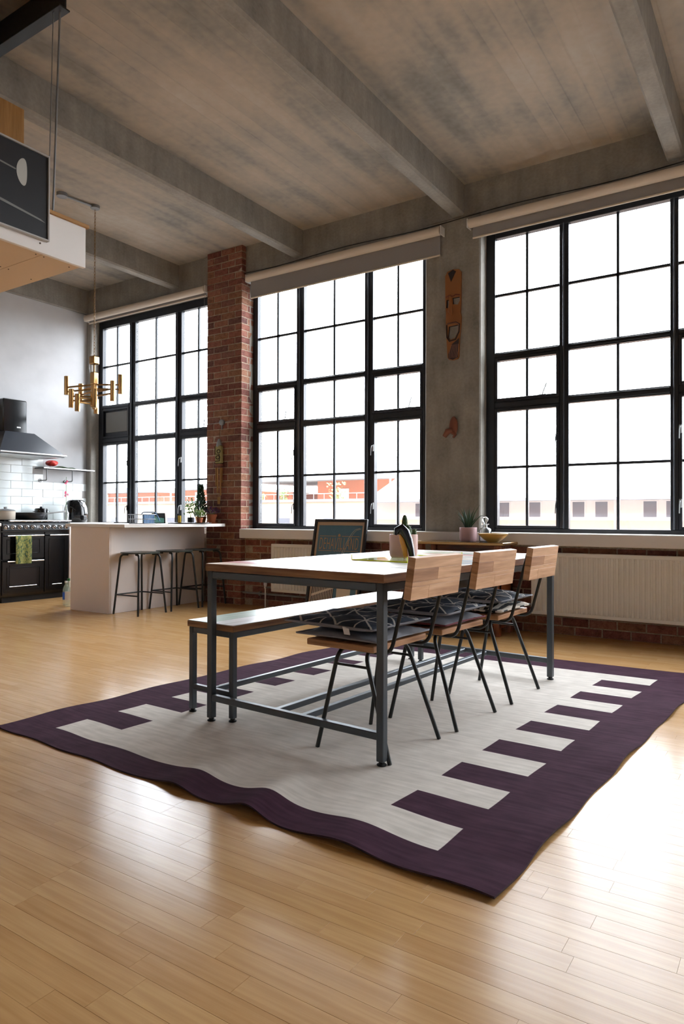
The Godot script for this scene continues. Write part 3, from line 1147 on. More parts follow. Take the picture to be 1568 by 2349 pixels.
func build_table() -> void:
	var lift := 0.0072
	var t := thing("dining_table", "long dining table of pale reclaimed planks on a dark steel frame", "table", v3(-1.83, lift, 2.64), -3.7)
	var hx := 0.52
	var hz := 0.95
	var top := 0.767
	# planks laid across
	var kinds := ["top_white", "top_grey", "top_white", "top_wood", "top_white", "top_blue", "top_grey", "top_white"]
	var z := hz
	var i := 0
	while z > -hz + 0.001:
		var w := minf(rng.randf_range(0.07, 0.125), z + hz)
		if z + hz - w < 0.05:
			w = z + hz
		var cut := rng.randf_range(-0.25, 0.25)
		var pieces := [[-hx, cut], [cut, hx]] if i % 2 == 1 else [[-hx, hx]]
		for q in pieces:
			var g := G.new()
			g.off = Vector2(rng.randf(), rng.randf())
			g.span(v3(q[0] + 0.0006, top - 0.0345, z - w + 0.0006), v3(q[1] - 0.0006, top + rng.randf_range(-0.0006, 0.0006), z - 0.0006), 0.0012)
			var m: String = kinds[rng.randi_range(0, 7)]
			if z < -0.42 and z > -0.56:
				m = "top_red"
			elif z < -0.56 and z > -0.72 and q[1] > 0.2:
				m = "top_green"
			elif z > 0.8 and q[0] < -0.3 and q[1] < 0.3:
				m = "top_red"
			part(t, "plank", g, M[m])
		z -= w
		i += 1
	# brown edge band of the boards' sides
	var g := G.new()
	ring_flat(g, hx, hz, top - 0.0355, top - 0.003)
	part(t, "edging", g, M.oak_dark)
	var s := 0.034
	g = G.new()
	for sx in [-1, 1]:
		g.bar(v3(sx * (hx - s / 2 - 0.004), top - 0.055, -hz + 0.004), v3(sx * (hx - s / 2 - 0.004), top - 0.055, hz - 0.004), s, s, 0.003)
	for sz in [-1, 1]:
		g.bar(v3(-hx + 0.04, top - 0.055, sz * (hz - s / 2 - 0.004)), v3(hx - 0.04, top - 0.055, sz * (hz - s / 2 - 0.004)), s, s, 0.003)
	part(t, "apron_frame", g, M.steel_dark)
	for sx in [-1, 1]:
		for sz in [-1, 1]:
			g = G.new()
			var x: float = sx * (hx - s / 2 - 0.004)
			var zz: float = sz * (hz - s / 2 - 0.004)
			g.span(v3(x - s / 2, 0.016, zz - s / 2), v3(x + s / 2, top - 0.037, zz + s / 2), 0.003)
			var leg := part(t, "leg", g, M.steel_dark)
			g = G.new()
			g.lathe([Vector2(0, 0), Vector2(0.019, 0.0), Vector2(0.021, 0.004), Vector2(0.012, 0.010), Vector2(0.012, 0.017), Vector2(0, 0.017)], 14, v3(x, 0, zz))
			part(leg, "foot", g, M.rubber)
	for sz in [-1, 1]:
		g = G.new()
		g.bar(v3(-hx + 0.036, 0.115, sz * (hz - 0.021)), v3(hx - 0.036, 0.115, sz * (hz - 0.021)), 0.03, 0.03, 0.003)
		part(t, "end_rail", g, M.steel_dark)
	for x in [-0.085, 0.07]:
		g = G.new()
		g.bar(v3(x, 0.113, -hz + 0.036), v3(x, 0.113, hz - 0.036), 0.03, 0.026, 0.003)
		part(t, "long_rail", g, M.steel_dark)
	# bench half under the table
	var b := thing("dining_bench", "long low bench of pale planks on a dark steel frame", "bench", v3(-2.375, lift, 2.60), -4.0)
	hx = 0.165
	hz = 0.90
	top = 0.468
	var cuts := [0.9, 0.42, 0.10, -0.32, -0.62, -0.9]
	for j in 5:
		for row in 2:
			g = G.new()
			g.axis = 2
			g.off = Vector2(rng.randf(), rng.randf())
			var sh := 0.09 * (row if j > 0 and j < 4 else 0)
			var za: float = cuts[j + 1] + (sh if j < 4 else 0.0)
			var zb: float = cuts[j] + (sh if j > 0 else 0.0)
			if j == 3:
				za = cuts[4] + (0.0)
			if j == 0:
				za = cuts[1] + 0.09 * row
			g.span(v3(-hx + row * hx + 0.0006, top - 0.031, za + 0.0006), v3(row * hx - 0.0006, top, zb - 0.0006), 0.0012)
			part(b, "plank", g, M[["top_green", "top_grey", "top_white", "top_white", "top_white", "top_wood", "top_grey", "top_white", "top_white", "top_white"][j * 2 + row]])
	g = G.new()
	ring_flat(g, hx, hz, top - 0.032, top - 0.003)
	part(b, "edging", g, M.oak_dark)
	s = 0.03
	g = G.new()
	for sx in [-1, 1]:
		g.bar(v3(sx * (hx - s / 2 - 0.004), top - 0.048, -hz + 0.004), v3(sx * (hx - s / 2 - 0.004), top - 0.048, hz - 0.004), s, s, 0.003)
	for sz in [-1, 1]:
		g.bar(v3(-hx + 0.034, top - 0.048, sz * (hz - s / 2 - 0.004)), v3(hx - 0.034, top - 0.048, sz * (hz - s / 2 - 0.004)), s, s, 0.003)
	part(b, "seat_frame", g, M.steel_dark)
	for sx in [-1, 1]:
		for sz in [-1, 1]:
			g = G.new()
			var x: float = sx * (hx - s / 2 - 0.004)
			var zz: float = sz * (hz - s / 2 - 0.004)
			g.span(v3(x - s / 2, 0.016, zz - s / 2), v3(x + s / 2, top - 0.032, zz + s / 2), 0.003)
			var leg := part(b, "leg", g, M.steel_dark)
			g = G.new()
			g.lathe([Vector2(0, 0), Vector2(0.018, 0.0), Vector2(0.02, 0.004), Vector2(0.011, 0.010), Vector2(0.011, 0.017), Vector2(0, 0.017)], 14, v3(x, 0, zz))
			part(leg, "foot", g, M.rubber)
	for sz in [-1, 1]:
		g = G.new()
		g.bar(v3(-hx + 0.034, 0.13, sz * (hz - 0.019)), v3(hx - 0.034, 0.13, sz * (hz - 0.019)), 0.026, 0.026, 0.003)
		part(b, "end_rail", g, M.steel_dark)
	g = G.new()
	g.bar(v3(0, 0.13, -hz + 0.034), v3(0, 0.13, hz - 0.034), 0.026, 0.026, 0.003)
	part(b, "long_rail", g, M.steel_dark)


func ring_flat(g: G, hx: float, hz: float, y0: float, y1: float) -> void:
	var w := 0.0015
	g.span(v3(-hx - w, y0, hz), v3(hx + w, y1, hz + w))
	g.span(v3(-hx - w, y0, -hz - w), v3(hx + w, y1, -hz))
	g.axis = 2
	g.span(v3(hx, y0, -hz), v3(hx + w, y1, hz))
	g.span(v3(-hx - w, y0, -hz), v3(-hx, y1, hz))


func bend(pts: Array, r: float, k := 5) -> Array:
	# rounds the inner corners of a polyline
	var out := [pts[0]]
	for i in range(1, pts.size() - 1):
		var p: Vector3 = pts[i]
		var a: Vector3 = p + (pts[i - 1] - p).normalized() * minf(r, p.distance_to(pts[i - 1]) * 0.49)
		var b: Vector3 = p + (pts[i + 1] - p).normalized() * minf(r, p.distance_to(pts[i + 1]) * 0.49)
		for j in k + 1:
			var s := float(j) / k
			out.append(a.lerp(p, s).lerp(p.lerp(b, s), s))
	out.append(pts[-1])
	return out


func make_chair(label: String, at: Vector3, turn: float, sd: int) -> Node3D:
	# sits facing -x
	var c := thing("dining_chair", label, "chair", at, turn, "dining chairs along the table")
	var rr := RandomNumberGenerator.new()
	rr.seed = sd
	var g := G.new()
	g.axis = 2
	g.span(v3(-0.235, 0.440, -0.21), v3(0.115, 0.466, 0.22), 0.003)
	part(c, "seat", g, M.oak)
	for s in [-1.0, 1.0]:
		for q in [[-0.10, -0.185], [0.035, 0.185]]:
			g = G.new()
			g.tube(bend([v3(q[0], 0.430, s * 0.02), v3(q[0], 0.430, s * 0.165), v3(q[1], 0.0, s * 0.205)], 0.06), 0.0095, 10)
			part(c, "leg", g, M.tube_black)
		g = G.new()
		g.tube([v3(-0.112, 0.365, s * 0.172), v3(0.058, 0.365, s * 0.172)], 0.006, 8)
		part(c, "stretcher", g, M.tube_black)
		g = G.new()
		g.tube(bend([v3(-0.06, 0.432, s * 0.14), v3(0.155, 0.428, s * 0.155), v3(0.222, 0.68, s * 0.155), v3(0.252, 0.80, s * 0.155)], 0.05), 0.0085, 10)
		part(c, "back_post", g, M.tube_black)
	# back made of glued offcuts
	var b := Node3D.new()
	b.name = "backrest"
	c.add_child(b)
	b.position = v3(0.246, 0.668, 0)
	b.rotation.z = -0.14
	var w := 0.205
	var j := rr.randf_range(-0.05, 0.06)
	var j2 := rr.randf_range(-0.02, 0.1)
	var blocks := [[0.0, 0.055, -w, j2, 1], [0.0, 0.055, j2, w, 2], [0.055, 0.074, -w, w, 2], [0.074, 0.125, j, w, 0], [0.074, 0.125, -w, j, 2], [0.125, 0.172, -w, w, 1 if sd % 2 == 0 else 2]]
	for k in blocks:
		g = G.new()
		g.axis = 2
		g.off = Vector2(rr.randf(), rr.randf())
		g.span(v3(-0.001, k[0] + 0.0004, k[2] + 0.0004), v3(0.033, k[1] - 0.0004, k[3] - 0.0004), 0.0009)
		part(b, "offcut", g, M[["oak_block", "oak_pale", "oak_back"][k[4]]])
	return c


func make_cushion(called: String, label: String, at: Vector3, turn: float, top: Material, under: Material, size: Vector3, sd: int, repeat: float, mid: Vector3) -> Node3D:
	var t := thing(called, label, "cushion", at, turn, "cushions on the dining chairs")
	var nn := FastNoiseLite.new()
	nn.seed = sd
	nn.frequency = 2.2
	var f := func(u: float, v: float, s: float) -> Vector3:
		var x := u * 2.0 - 1.0
		var z := v * 2.0 - 1.0
		var e := (1.0 - pow(absf(x), 3.5)) * (1.0 - pow(absf(z), 3.5))
		var pinch := 1.0 - 0.05 * (1.0 - absf(x * z))
		var wob := nn.get_noise_2d(x * 0.4 + sd, z * 0.4) * 0.022
		var y := size.y * (0.5 + 0.5 * s * pow(maxf(e, 0.0), 0.45)) + wob * 0.8 * maxf(s, 0.0)
		return mid + v3(x * size.x / 2.0 * pinch, y, z * size.z / 2.0 * pinch)
	var g := G.new()
	g.sheet(36, 36, func(u, v): return f.call(u, v, 1.0), true, repeat, repeat)
	part(t, "cover", g, top)
	g = G.new()
	g.sheet(36, 36, func(u, v): return f.call(u, v, -1.0), false, repeat, repeat)
	part(t, "underside", g, under)
	g = G.new()
	var edge := []
	for i in 81:
		var s := i / 20.0
		var q := fmod(s, 1.0)
		var uv := Vector2(q, 0) if s < 1.0 else (Vector2(1, q) if s < 2.0 else (Vector2(1.0 - q, 1) if s < 3.0 else Vector2(0, 1.0 - q)))
		if i == 80:
			uv = Vector2(0, 0)
		edge.append(f.call(uv.x, uv.y, 0.0))
	g.tube(edge, 0.0045, 6, false)
	part(t, "piping", g, under)
	if sd == 9:
		g = G.new()
		var tp: Vector3 = f.call(0.72, 1.0, 0.0)
		g.T = Transform3D(Basis(Vector3.RIGHT, 0.35), tp + v3(0, 0.002, 0.004))
		g.box(v3(0, -0.018, 0), v3(0.032, 0.036, 0.0012))
		part(t, "care_tag", g, M.plastic_white)
	return t


func build_chairs() -> void:
	var lift := 0.0075
	var spots := [[v3(-1.54, lift, 3.365), -3.0], [v3(-1.49, lift, 2.815), -4.0], [v3(-1.45, lift, 2.22), -2.0]]
	var labels := ["oak and black steel chair at the end of the table by the rug's folded edge", "oak and black steel chair between the two other chairs", "oak and black steel chair at the table end by the radiator"]
	for i in 3:
		make_chair(labels[i], spots[i][0], spots[i][1], 3 + i)
	var seat := 0.466 + lift
	var c := func(i: int, y: float) -> Vector3:
		return v3(spots[i][0].x, y, spots[i][0].z)
	make_cushion("seat_cushion", "grey under cushion on the chair by the rug's folded edge", c.call(0, seat + 0.0005), -3.0, M.cushion_grey, M.cushion_grey, v3(0.43, 0.034, 0.42), 4, 0.62, v3(-0.085, 0, 0.0))
	make_cushion("seat_cushion", "navy line patterned cushion on the chair by the rug's folded edge", c.call(0, seat + 0.042), -5.0, M.cushion_navy, M.cushion_grey, v3(0.48, 0.050, 0.45), 9, 0.62, v3(-0.12, 0, 0.0))
	make_cushion("seat_cushion", "grey under cushion on the middle chair", c.call(1, seat + 0.0005), -4.0, M.cushion_grey, M.maroon, v3(0.42, 0.036, 0.42), 5, 1.0, v3(-0.085, 0, 0.0))
	make_cushion("seat_cushion", "navy line patterned cushion on the middle chair", c.call(1, seat + 0.046), -2.0, M.cushion_navy, M.cushion_grey, v3(0.46, 0.054, 0.44), 12, 0.62, v3(-0.10, 0, 0.0))
	make_cushion("seat_cushion", "black and white striped cushion under another on the chair by the radiator", c.call(2, seat + 0.0005), -2.0, M.cushion_striped, M.cushion_striped, v3(0.41, 0.040, 0.43), 6, 1.0, v3(-0.075, 0, 0.0))
	make_cushion("seat_cushion", "navy line patterned cushion on the chair by the radiator", c.call(2, seat + 0.049), -4.0, M.cushion_navy, M.cushion_grey, v3(0.44, 0.052, 0.44), 15, 0.62, v3(-0.085, 0, 0.0))


func build_kitchen() -> void:
	var g := G.new()
	# range cooker against the left wall
	var c := thing("range_cooker", "wide black range cooker with chrome handles against the tiled wall", "cooker", v3(-7.9, 0, 1.11))
	g.span(v3(-0.29, 0.06, -0.44), v3(0.27, 0.925, 0.44), 0.006)
	part(c, "body", g, M.enamel)
	g = G.new()
	g.span(v3(-0.27, 0.0, -0.42), v3(0.262, 0.06, 0.42))
	part(c, "plinth", g, M.rubber)
	g = G.new()
	g.T = Transform3D(Basis(v3(0, 0, 1), 0.1), v3(0.285, 0.877, 0))
	g.box(Vector3.ZERO, v3(0.03, 0.086, 0.87), 0.006)
	var cp := part(c, "control_panel", g, M.black_satin)
	for k in 10:
		var z := 0.395 - (k * 0.083 if k < 5 else k * 0.083 + 0.035)
		g = G.new()
		g.T = Transform3D(Basis(v3(0, 0, 1), 0.1 - PI / 2.0), v3(0.298, 0.876, z))
		g.lathe([Vector2(0, 0), Vector2(0.027, 0), Vector2(0.027, 0.006), Vector2(0.02, 0.009), Vector2(0.018, 0.032), Vector2(0.014, 0.036), Vector2(0, 0.036)], 18)
		var kn := part(cp, "knob", g, M.chrome if k % 1 == 0 else M.enamel)
		g = G.new()
		g.T = Transform3D(Basis(v3(0, 0, 1), 0.1), v3(0.336, 0.876, z))
		g.box(v3(0, -0.004, 0), v3(0.008, 0.036, 0.012), 0.002)
		part(kn, "pointer", g, M.black_satin)
	g = G.new()
	g.T = Transform3D(Basis(v3(0, 0, 1), 0.1), v3(0.302, 0.878, 0.0))
	g.box(v3(0, 0, -0.01), v3(0.004, 0.03, 0.05), 0.001)
	part(cp, "clock_display", g, M.grey_plastic)
	g = G.new()
	g.span(v3(-0.29, 0.925, -0.44), v3(0.29, 0.942, 0.44), 0.004)
	var hob := part(c, "hob", g, M.enamel)
	for q in [[0.12, 0.28], [-0.12, 0.28], [0.12, -0.28], [-0.12, -0.28], [0.0, 0.0]]:
		g = G.new()
		for a in 4:
			var d := Vector3.RIGHT.rotated(Vector3.UP, a * PI / 2 + PI / 4)
			g.bar(v3(q[0], 0.952, q[1]) + d * 0.02, v3(q[0], 0.952, q[1]) + d * 0.13, 0.01, 0.018, 0.002)
		part(hob, "pan_support", g, M.rubber)
	g = G.new()
	g.span(v3(-0.30, 0.935, -0.44), v3(-0.27, 0.985, 0.44), 0.003)
	part(c, "back_guard", g, M.enamel)
	var rail := func(to: Node, y: float, z0: float, z1: float, r: float) -> void:
		var q := G.new()
		q.tube([v3(0.335, y, z0), v3(0.335, y, z1)], r, 10)
		for z in [z0 + 0.02, z1 - 0.02]:
			q.tube([v3(0.28, y, z), v3(0.335, y, z)], r * 0.8, 8)
		part(to, "handle", q, M.chrome)
	rail.call(c, 0.948, -0.43, 0.37, 0.011)
	var doors := [[0.50, 0.815, -0.095, 0.43], [0.09, 0.49, -0.095, 0.43], [0.09, 0.815, -0.43, -0.105]]
	for i in 3:
		var d: Array = doors[i]
		g = G.new()
		g.span(v3(0.27, d[0], d[2]), v3(0.29, d[1], d[3]), 0.004)
		var dr := part(c, "door", g, M.enamel)
		g = G.new()
		ring(g, Vector2(d[2] + 0.05, d[0] + 0.06), Vector2(d[3] - 0.05, d[1] - 0.08), 0.012, 0.0, 0.006, 0.002)
		var mo := part(dr, "moulding", g, M.enamel)
		mo.rotation.y = PI / 2.0
		mo.position = v3(0.29, 0, d[2] + d[3])
		mo.scale = v3(1, 1, 1)
		rail.call(dr, d[1] - 0.04 if i != 1 else 0.478, d[2] + 0.035, d[3] - 0.035, 0.009)
	g = G.new()
	g.span(v3(0.2905, 0.185, 0.01), v3(0.293, 0.435, 0.345), 0.001)
	part(c, "oven_window", g, M.oven_glass)
	g = G.new()
	g.tube([v3(0.297, 0.184, 0.005), v3(0.297, 0.184, 0.35)], 0.005, 6)
	part(c, "window_trim", g, M.chrome)
	g = G.new()
	g.tube([v3(0.297, 0.175, -0.33), v3(0.297, 0.175, -0.2)], 0.005, 6)
	part(c, "badge_bar", g, M.chrome)
	# tea towel
	var tw := thing("tea_towel", "green and gold patterned tea towel over the cooker's top rail", "towel", v3(-7.565, 0.45, 1.315))
	var gr := nz(61, 0.03, 256, 256, 1, 1, 3)
	var sw := nz(63, 0.014, 256, 256, 1, 1, 2)
	textured("towel", blend(256, 256, [[gr, 0.9], [sw, 0.7]], [[0.0, 44, 62, 44], [0.35, 78, 98, 58], [0.5, 150, 140, 62], [0.6, 86, 104, 60], [0.8, 168, 152, 78], [1.0, 66, 82, 64]]), v3(2.4, 1.4, 1), 0.9)
	g = G.new()
	var hang := func(u: float, v: float, back: float) -> Vector3:
		var y := 0.335 * v
		var fold := 0.006 * sin(u * 9.0) * (1.0 - v * 0.6)
		if v > 0.93:
			return v3(lerpf(back + fold, -0.012, (v - 0.93) / 0.07), 0.335 * 0.985 + 0.004 * (v - 0.93), (u - 0.5) * -0.2)
		return v3(back + fold, y, (u - 0.5) * -0.2 * (0.98 + 0.02 * v))
	g.sheet(16, 20, func(u, v): return hang.call(u, v, 0.017), false, 0.5, 0.85)
	g.sheet(16, 20, func(u, v): return hang.call(u, v, 0.0135), true)
	part(tw, "cloth", g, M.towel)
	# cooker hood
	var h := thing("cooker_hood", "black chimney hood above the range cooker", "cooker hood", v3(-8.198, 1.735, 1.14))
	g = G.new()
	var lo := [v3(0, 0.03, -0.42), v3(0.55, 0.03, -0.42), v3(0.55, 0.03, 0.42), v3(0, 0.03, 0.42)]
	var hi := [v3(0, 0.295, -0.19), v3(0.27, 0.295, -0.19), v3(0.27, 0.295, 0.19), v3(0, 0.295, 0.19)]
	for i in 4:
		var j := (i + 1) % 4
		g.poly([lo[i], lo[j], hi[j], hi[i]], (lo[i] + lo[j]) / 2.0 - v3(0.25, 0, 0))
	g.poly(hi, Vector3.UP)
	g.span(v3(0, 0.0, -0.42), v3(0.55, 0.03, 0.42))
	part(h, "canopy", g, M.navy_satin)
	g = G.new()
	g.span(v3(0, 0.29, -0.135), v3(0.20, 0.70, 0.175), 0.012)
	var ch := part(h, "chimney", g, M.enamel)
	g = G.new()
	g.span(v3(0.2005, 0.355, -0.05), v3(0.202, 0.368, 0.0))
	part(ch, "badge", g, M.alu)
	g = G.new()
	g.tube([v3(0.575, 0.018, -0.43), v3(0.575, 0.018, 0.43)], 0.013, 10)
	part(h, "front_rail", g, M.alu)
	g = G.new()
	g.span(v3(0.03, -0.004, -0.39), v3(0.53, 0.0, 0.39))
	part(h, "filter", g, M.alu)
	# base units either side of the cooker
	for q in [["base_cabinet", "beige kitchen base unit between the cooker and the window", 0.005, 0.665], ["base_cabinet", "beige kitchen base unit beyond the cooker under the hanging platform", 1.56, 2.36]]:
		var b := thing(q[0], q[1], "cabinet", v3(-7.9, 0, (q[2] + q[3]) / 2.0), 0.0)
		var hz: float = (q[3] - q[2]) / 2.0
		g = G.new()
		g.span(v3(-0.29, 0.1, -hz), v3(0.26, 0.888, hz), 0.002)
		part(b, "carcass", g, M.cabinet)
		g = G.new()
		g.span(v3(-0.29, 0.0, -hz), v3(0.2, 0.1, hz))
		part(b, "plinth", g, M.cabinet)
		g = G.new()
		g.span(v3(0.262, 0.11, -hz + 0.003), v3(0.28, 0.884, hz - 0.003), 0.003)
		var d := part(b, "door", g, M.cabinet)
		g = G.new()
		g.tube([v3(0.28, 0.76, hz - 0.05), v3(0.3, 0.76, hz - 0.05), v3(0.3, 0.62, hz - 0.05), v3(0.28, 0.62, hz - 0.05)], 0.004, 6)
		part(d, "handle", g, M.alu)
		var wt := thing("worktop", ["white worktop between the cooker and the window", "white worktop beyond the cooker"][0 if q[2] < 1.0 else 1], "worktop", v3(-7.9, 0.8885, (q[2] + q[3]) / 2.0))
		g = G.new()
		g.span(v3(-0.295, 0, -hz), v3(0.30, 0.036, hz), 0.003)
		part(wt, "slab", g, M.worktop)
	# air fryer
	var af := thing("air_fryer", "glossy black egg shaped air fryer on the worktop by the window", "air fryer", v3(-7.92, 0.925, 0.36))
	g = G.new()
	g.lathe([Vector2(0, 0), Vector2(0.125, 0), Vector2(0.14, 0.012), Vector2(0.15, 0.06), Vector2(0.152, 0.12), Vector2(0.14, 0.2), Vector2(0.118, 0.26), Vector2(0.1, 0.285), Vector2(0.07, 0.296), Vector2(0, 0.298)], 28)
	part(af, "body", g, M.enamel)
	g = G.new()
	g.T = Transform3D(Basis(v3(0, 0, 1), -PI / 2.0 + 0.25), v3(0.125, 0.22, -0.02))
	g.lathe([Vector2(0, 0), Vector2(0.024, 0), Vector2(0.022, 0.02), Vector2(0, 0.021)], 18)
	part(af, "dial", g, M.chrome)
	g = G.new()
	g.span(v3(0.14, 0.03, -0.03), v3(0.2, 0.09, 0.03), 0.008)
	part(af, "drawer_handle", g, M.black_satin)
	# pans
	var fp := thing("frying_pan", "wide black frying pan with steel handle on the hob", "pan", v3(-7.80, 0.962, 1.09))
	g = G.new()
	g.lathe([Vector2(0, 0), Vector2(0.165, 0), Vector2(0.19, 0.02), Vector2(0.205, 0.085), Vector2(0.2, 0.086), Vector2(0.184, 0.022), Vector2(0.16, 0.005), Vector2(0, 0.005)], 32)
	part(fp, "dish", g, M.black_satin)
	g = G.new()
	g.tube([v3(0.06, 0.07, -0.19), v3(0.08, 0.09, -0.28), v3(0.11, 0.105, -0.42)], [0.008, 0.008, 0.011], 8)
	part(fp, "handle", g, M.alu)
	var sp := thing("saucepan", "beige enamel saucepan with a lid on the hob", "pan", v3(-7.76, 0.962, 1.42))
	g = G.new()
	g.lathe([Vector2(0, 0), Vector2(0.10, 0), Vector2(0.108, 0.01), Vector2(0.11, 0.10), Vector2(0.115, 0.104), Vector2(0, 0.104)], 28)
	part(sp, "pot", g, M.pot_beige)
	g = G.new()
	g.lathe([Vector2(0.112, 0.1045), Vector2(0.09, 0.12), Vector2(0.03, 0.128), Vector2(0.018, 0.13), Vector2(0.02, 0.15), Vector2(0, 0.152)], 28)
	part(sp, "lid", g, M.galvanised)
	var st := thing("stockpot", "small black lidded pot on the back of the hob", "pan", v3(-8.04, 0.962, 0.78))
	g = G.new()
	g.lathe([Vector2(0, 0), Vector2(0.075, 0), Vector2(0.078, 0.01), Vector2(0.078, 0.13), Vector2(0.07, 0.142), Vector2(0.02, 0.15), Vector2(0.014, 0.165), Vector2(0, 0.167)], 24)
	part(st, "pot", g, M.enamel)
	g = G.new()
	for s in [-1, 1]:
		g.tube([v3(0.02, 0.1, s * 0.078), v3(0.02, 0.105, s * 0.105), v3(-0.02, 0.105, s * 0.105), v3(-0.02, 0.1, s * 0.078)], 0.005, 6)
	part(st, "handles", g, M.chrome)
	# orchid in a glass bottle
	var ob := thing("bottle_vase", "clear glass bottle holding a magenta orchid stem", "vase", v3(-7.78, 0.925, 0.60))
	g = G.new()
	g.lathe([Vector2(0, 0), Vector2(0.032, 0), Vector2(0.034, 0.01), Vector2(0.034, 0.12), Vector2(0.014, 0.17), Vector2(0.013, 0.23), Vector2(0.010, 0.23), Vector2(0.011, 0.17), Vector2(0.030, 0.12), Vector2(0.030, 0.006), Vector2(0, 0.006)], 20)
	part(ob, "glass", g, M.pale_glass)
	g = G.new()
	g.tube([v3(0, 0.02, 0), v3(0.003, 0.3, 0.003), v3(-0.004, 0.46, 0.0), v3(0.006, 0.58, 0.004)], 0.0025, 5)
	part(ob, "stem", g, M.plant_green)
	for p in [[0.0, 0.34, 0.014], [0.01, 0.355, -0.012], [-0.008, 0.37, 0.006], [0.004, 0.385, 0.014], [0.0, 0.50, 0.01], [0.004, 0.525, -0.008]]:
		g = G.new()
		for a in 5:
			var d := Vector3.UP.rotated(Vector3.RIGHT, a * TAU / 5.0)
			var q := d.cross(Vector3.RIGHT) * 0.007
			var o := v3(p[0], p[1], p[2])
			g.poly([o, o + d * 0.012 + q + v3(0.004, 0, 0), o + d * 0.018, o + d * 0.012 - q + v3(0.004, 0, 0)], Vector3.RIGHT)
		part(ob, "blossom", g, M.magenta)
	# shelf on pipe brackets
	var sh := thing("wall_shelf", "thin dark shelf on steel pipe brackets above the tiles", "shelf", v3(-8.195, 1.618, 0.40))
	g = G.new()
	g.span(v3(0, 0, -0.385), v3(0.2, 0.012, 0.375), 0.002)
	part(sh, "board", g, M.black_satin)
	g = G.new()
	g.span(v3(0.2, -0.001, -0.385), v3(0.204, 0.013, 0.375), 0.001)
	part(sh, "edging", g, M.alu)
	for z in [-0.075, 0.3]:
		g = G.new()
		g.tube(bend([v3(0.0, -0.15, z), v3(0.15, -0.15, z), v3(0.15, 0.0, z)], 0.025), 0.008, 8)
		g.tube([v3(0.0, -0.15, z), v3(0.008, -0.15, z)], 0.026, 14)
		part(sh, "bracket", g, M.galvanised)
	var pep := thing("red_cloth_hat", "crumpled bright red cloth on the shelf beside the hood", "cloth", v3(-8.09, 1.655, 0.60))
	g = G.new()
	g.sheet(20, 12, func(u, v):
		var a: float = u * TAU
		var r: float = 0.075 * sin(v * PI) * (1.0 + 0.25 * sin(a * 3.0) * v) + 0.001
		return v3(cos(a) * r * 0.9, 0.075 * (1.0 - cos(v * PI)) / 2.0 + 0.008 * sin(a * 4.0) * sin(v * PI), sin(a) * r), true)
	part(pep, "fold", g, M.red)
	var gc := thing("green_cloth", "folded dark green cloth lying along the shelf", "cloth", v3(-8.09, 1.631, 0.46))
	g = G.new()
	g.sheet(24, 12, func(u, v):
		var a: float = v * TAU
		var e: float = pow(sin(PI * clampf(u, 0.02, 0.98)), 0.4)
		return v3(sin(a) * 0.075 * e, (0.016 + 0.005 * sin(u * 14.0)) * e * (1.0 - cos(a)) * 0.8, (u - 0.5) * 0.42), false)
	part(gc, "fold", g, M.green_cloth)
	# bottles on the floor behind the island
	for q in [["blue labelled water bottle standing on the floor beside the island", v3(-6.92, 0, 1.19), 0.27, "bottle_label"], ["clear green capped bottle standing on the floor beside the island", v3(-6.79, 0, 1.25), 0.31, "plastic_white"]]:
		var b := thing("bottle", q[0], "bottle", q[1], 0.0, "bottles by the island")
		var k: float = q[2] / 0.3
		g = G.new()
		g.lathe([Vector2(0, 0.002), Vector2(0.034, 0), Vector2(0.038, 0.01), Vector2(0.038, 0.19 * k), Vector2(0.03, 0.225 * k), Vector2(0.013, 0.262 * k), Vector2(0.013, 0.28 * k), Vector2(0, 0.28 * k)], 20)
		part(b, "glass", g, M.green_bottle)
		g = G.new()
		g.lathe([Vector2(0.0385, 0.07 * k), Vector2(0.0395, 0.07 * k), Vector2(0.0395, 0.16 * k), Vector2(0.0385, 0.16 * k)], 20)
		part(b, "label", g, M[q[3]])
		g = G.new()
		g.lathe([Vector2(0.0, 0.275 * k), Vector2(0.0155, 0.275 * k), Vector2(0.0155, 0.3 * k), Vector2(0, 0.3 * k)], 14)
		part(b, "cap", g, M.plastic_white if q[3] == "bottle_label" else M.bottle_cap)


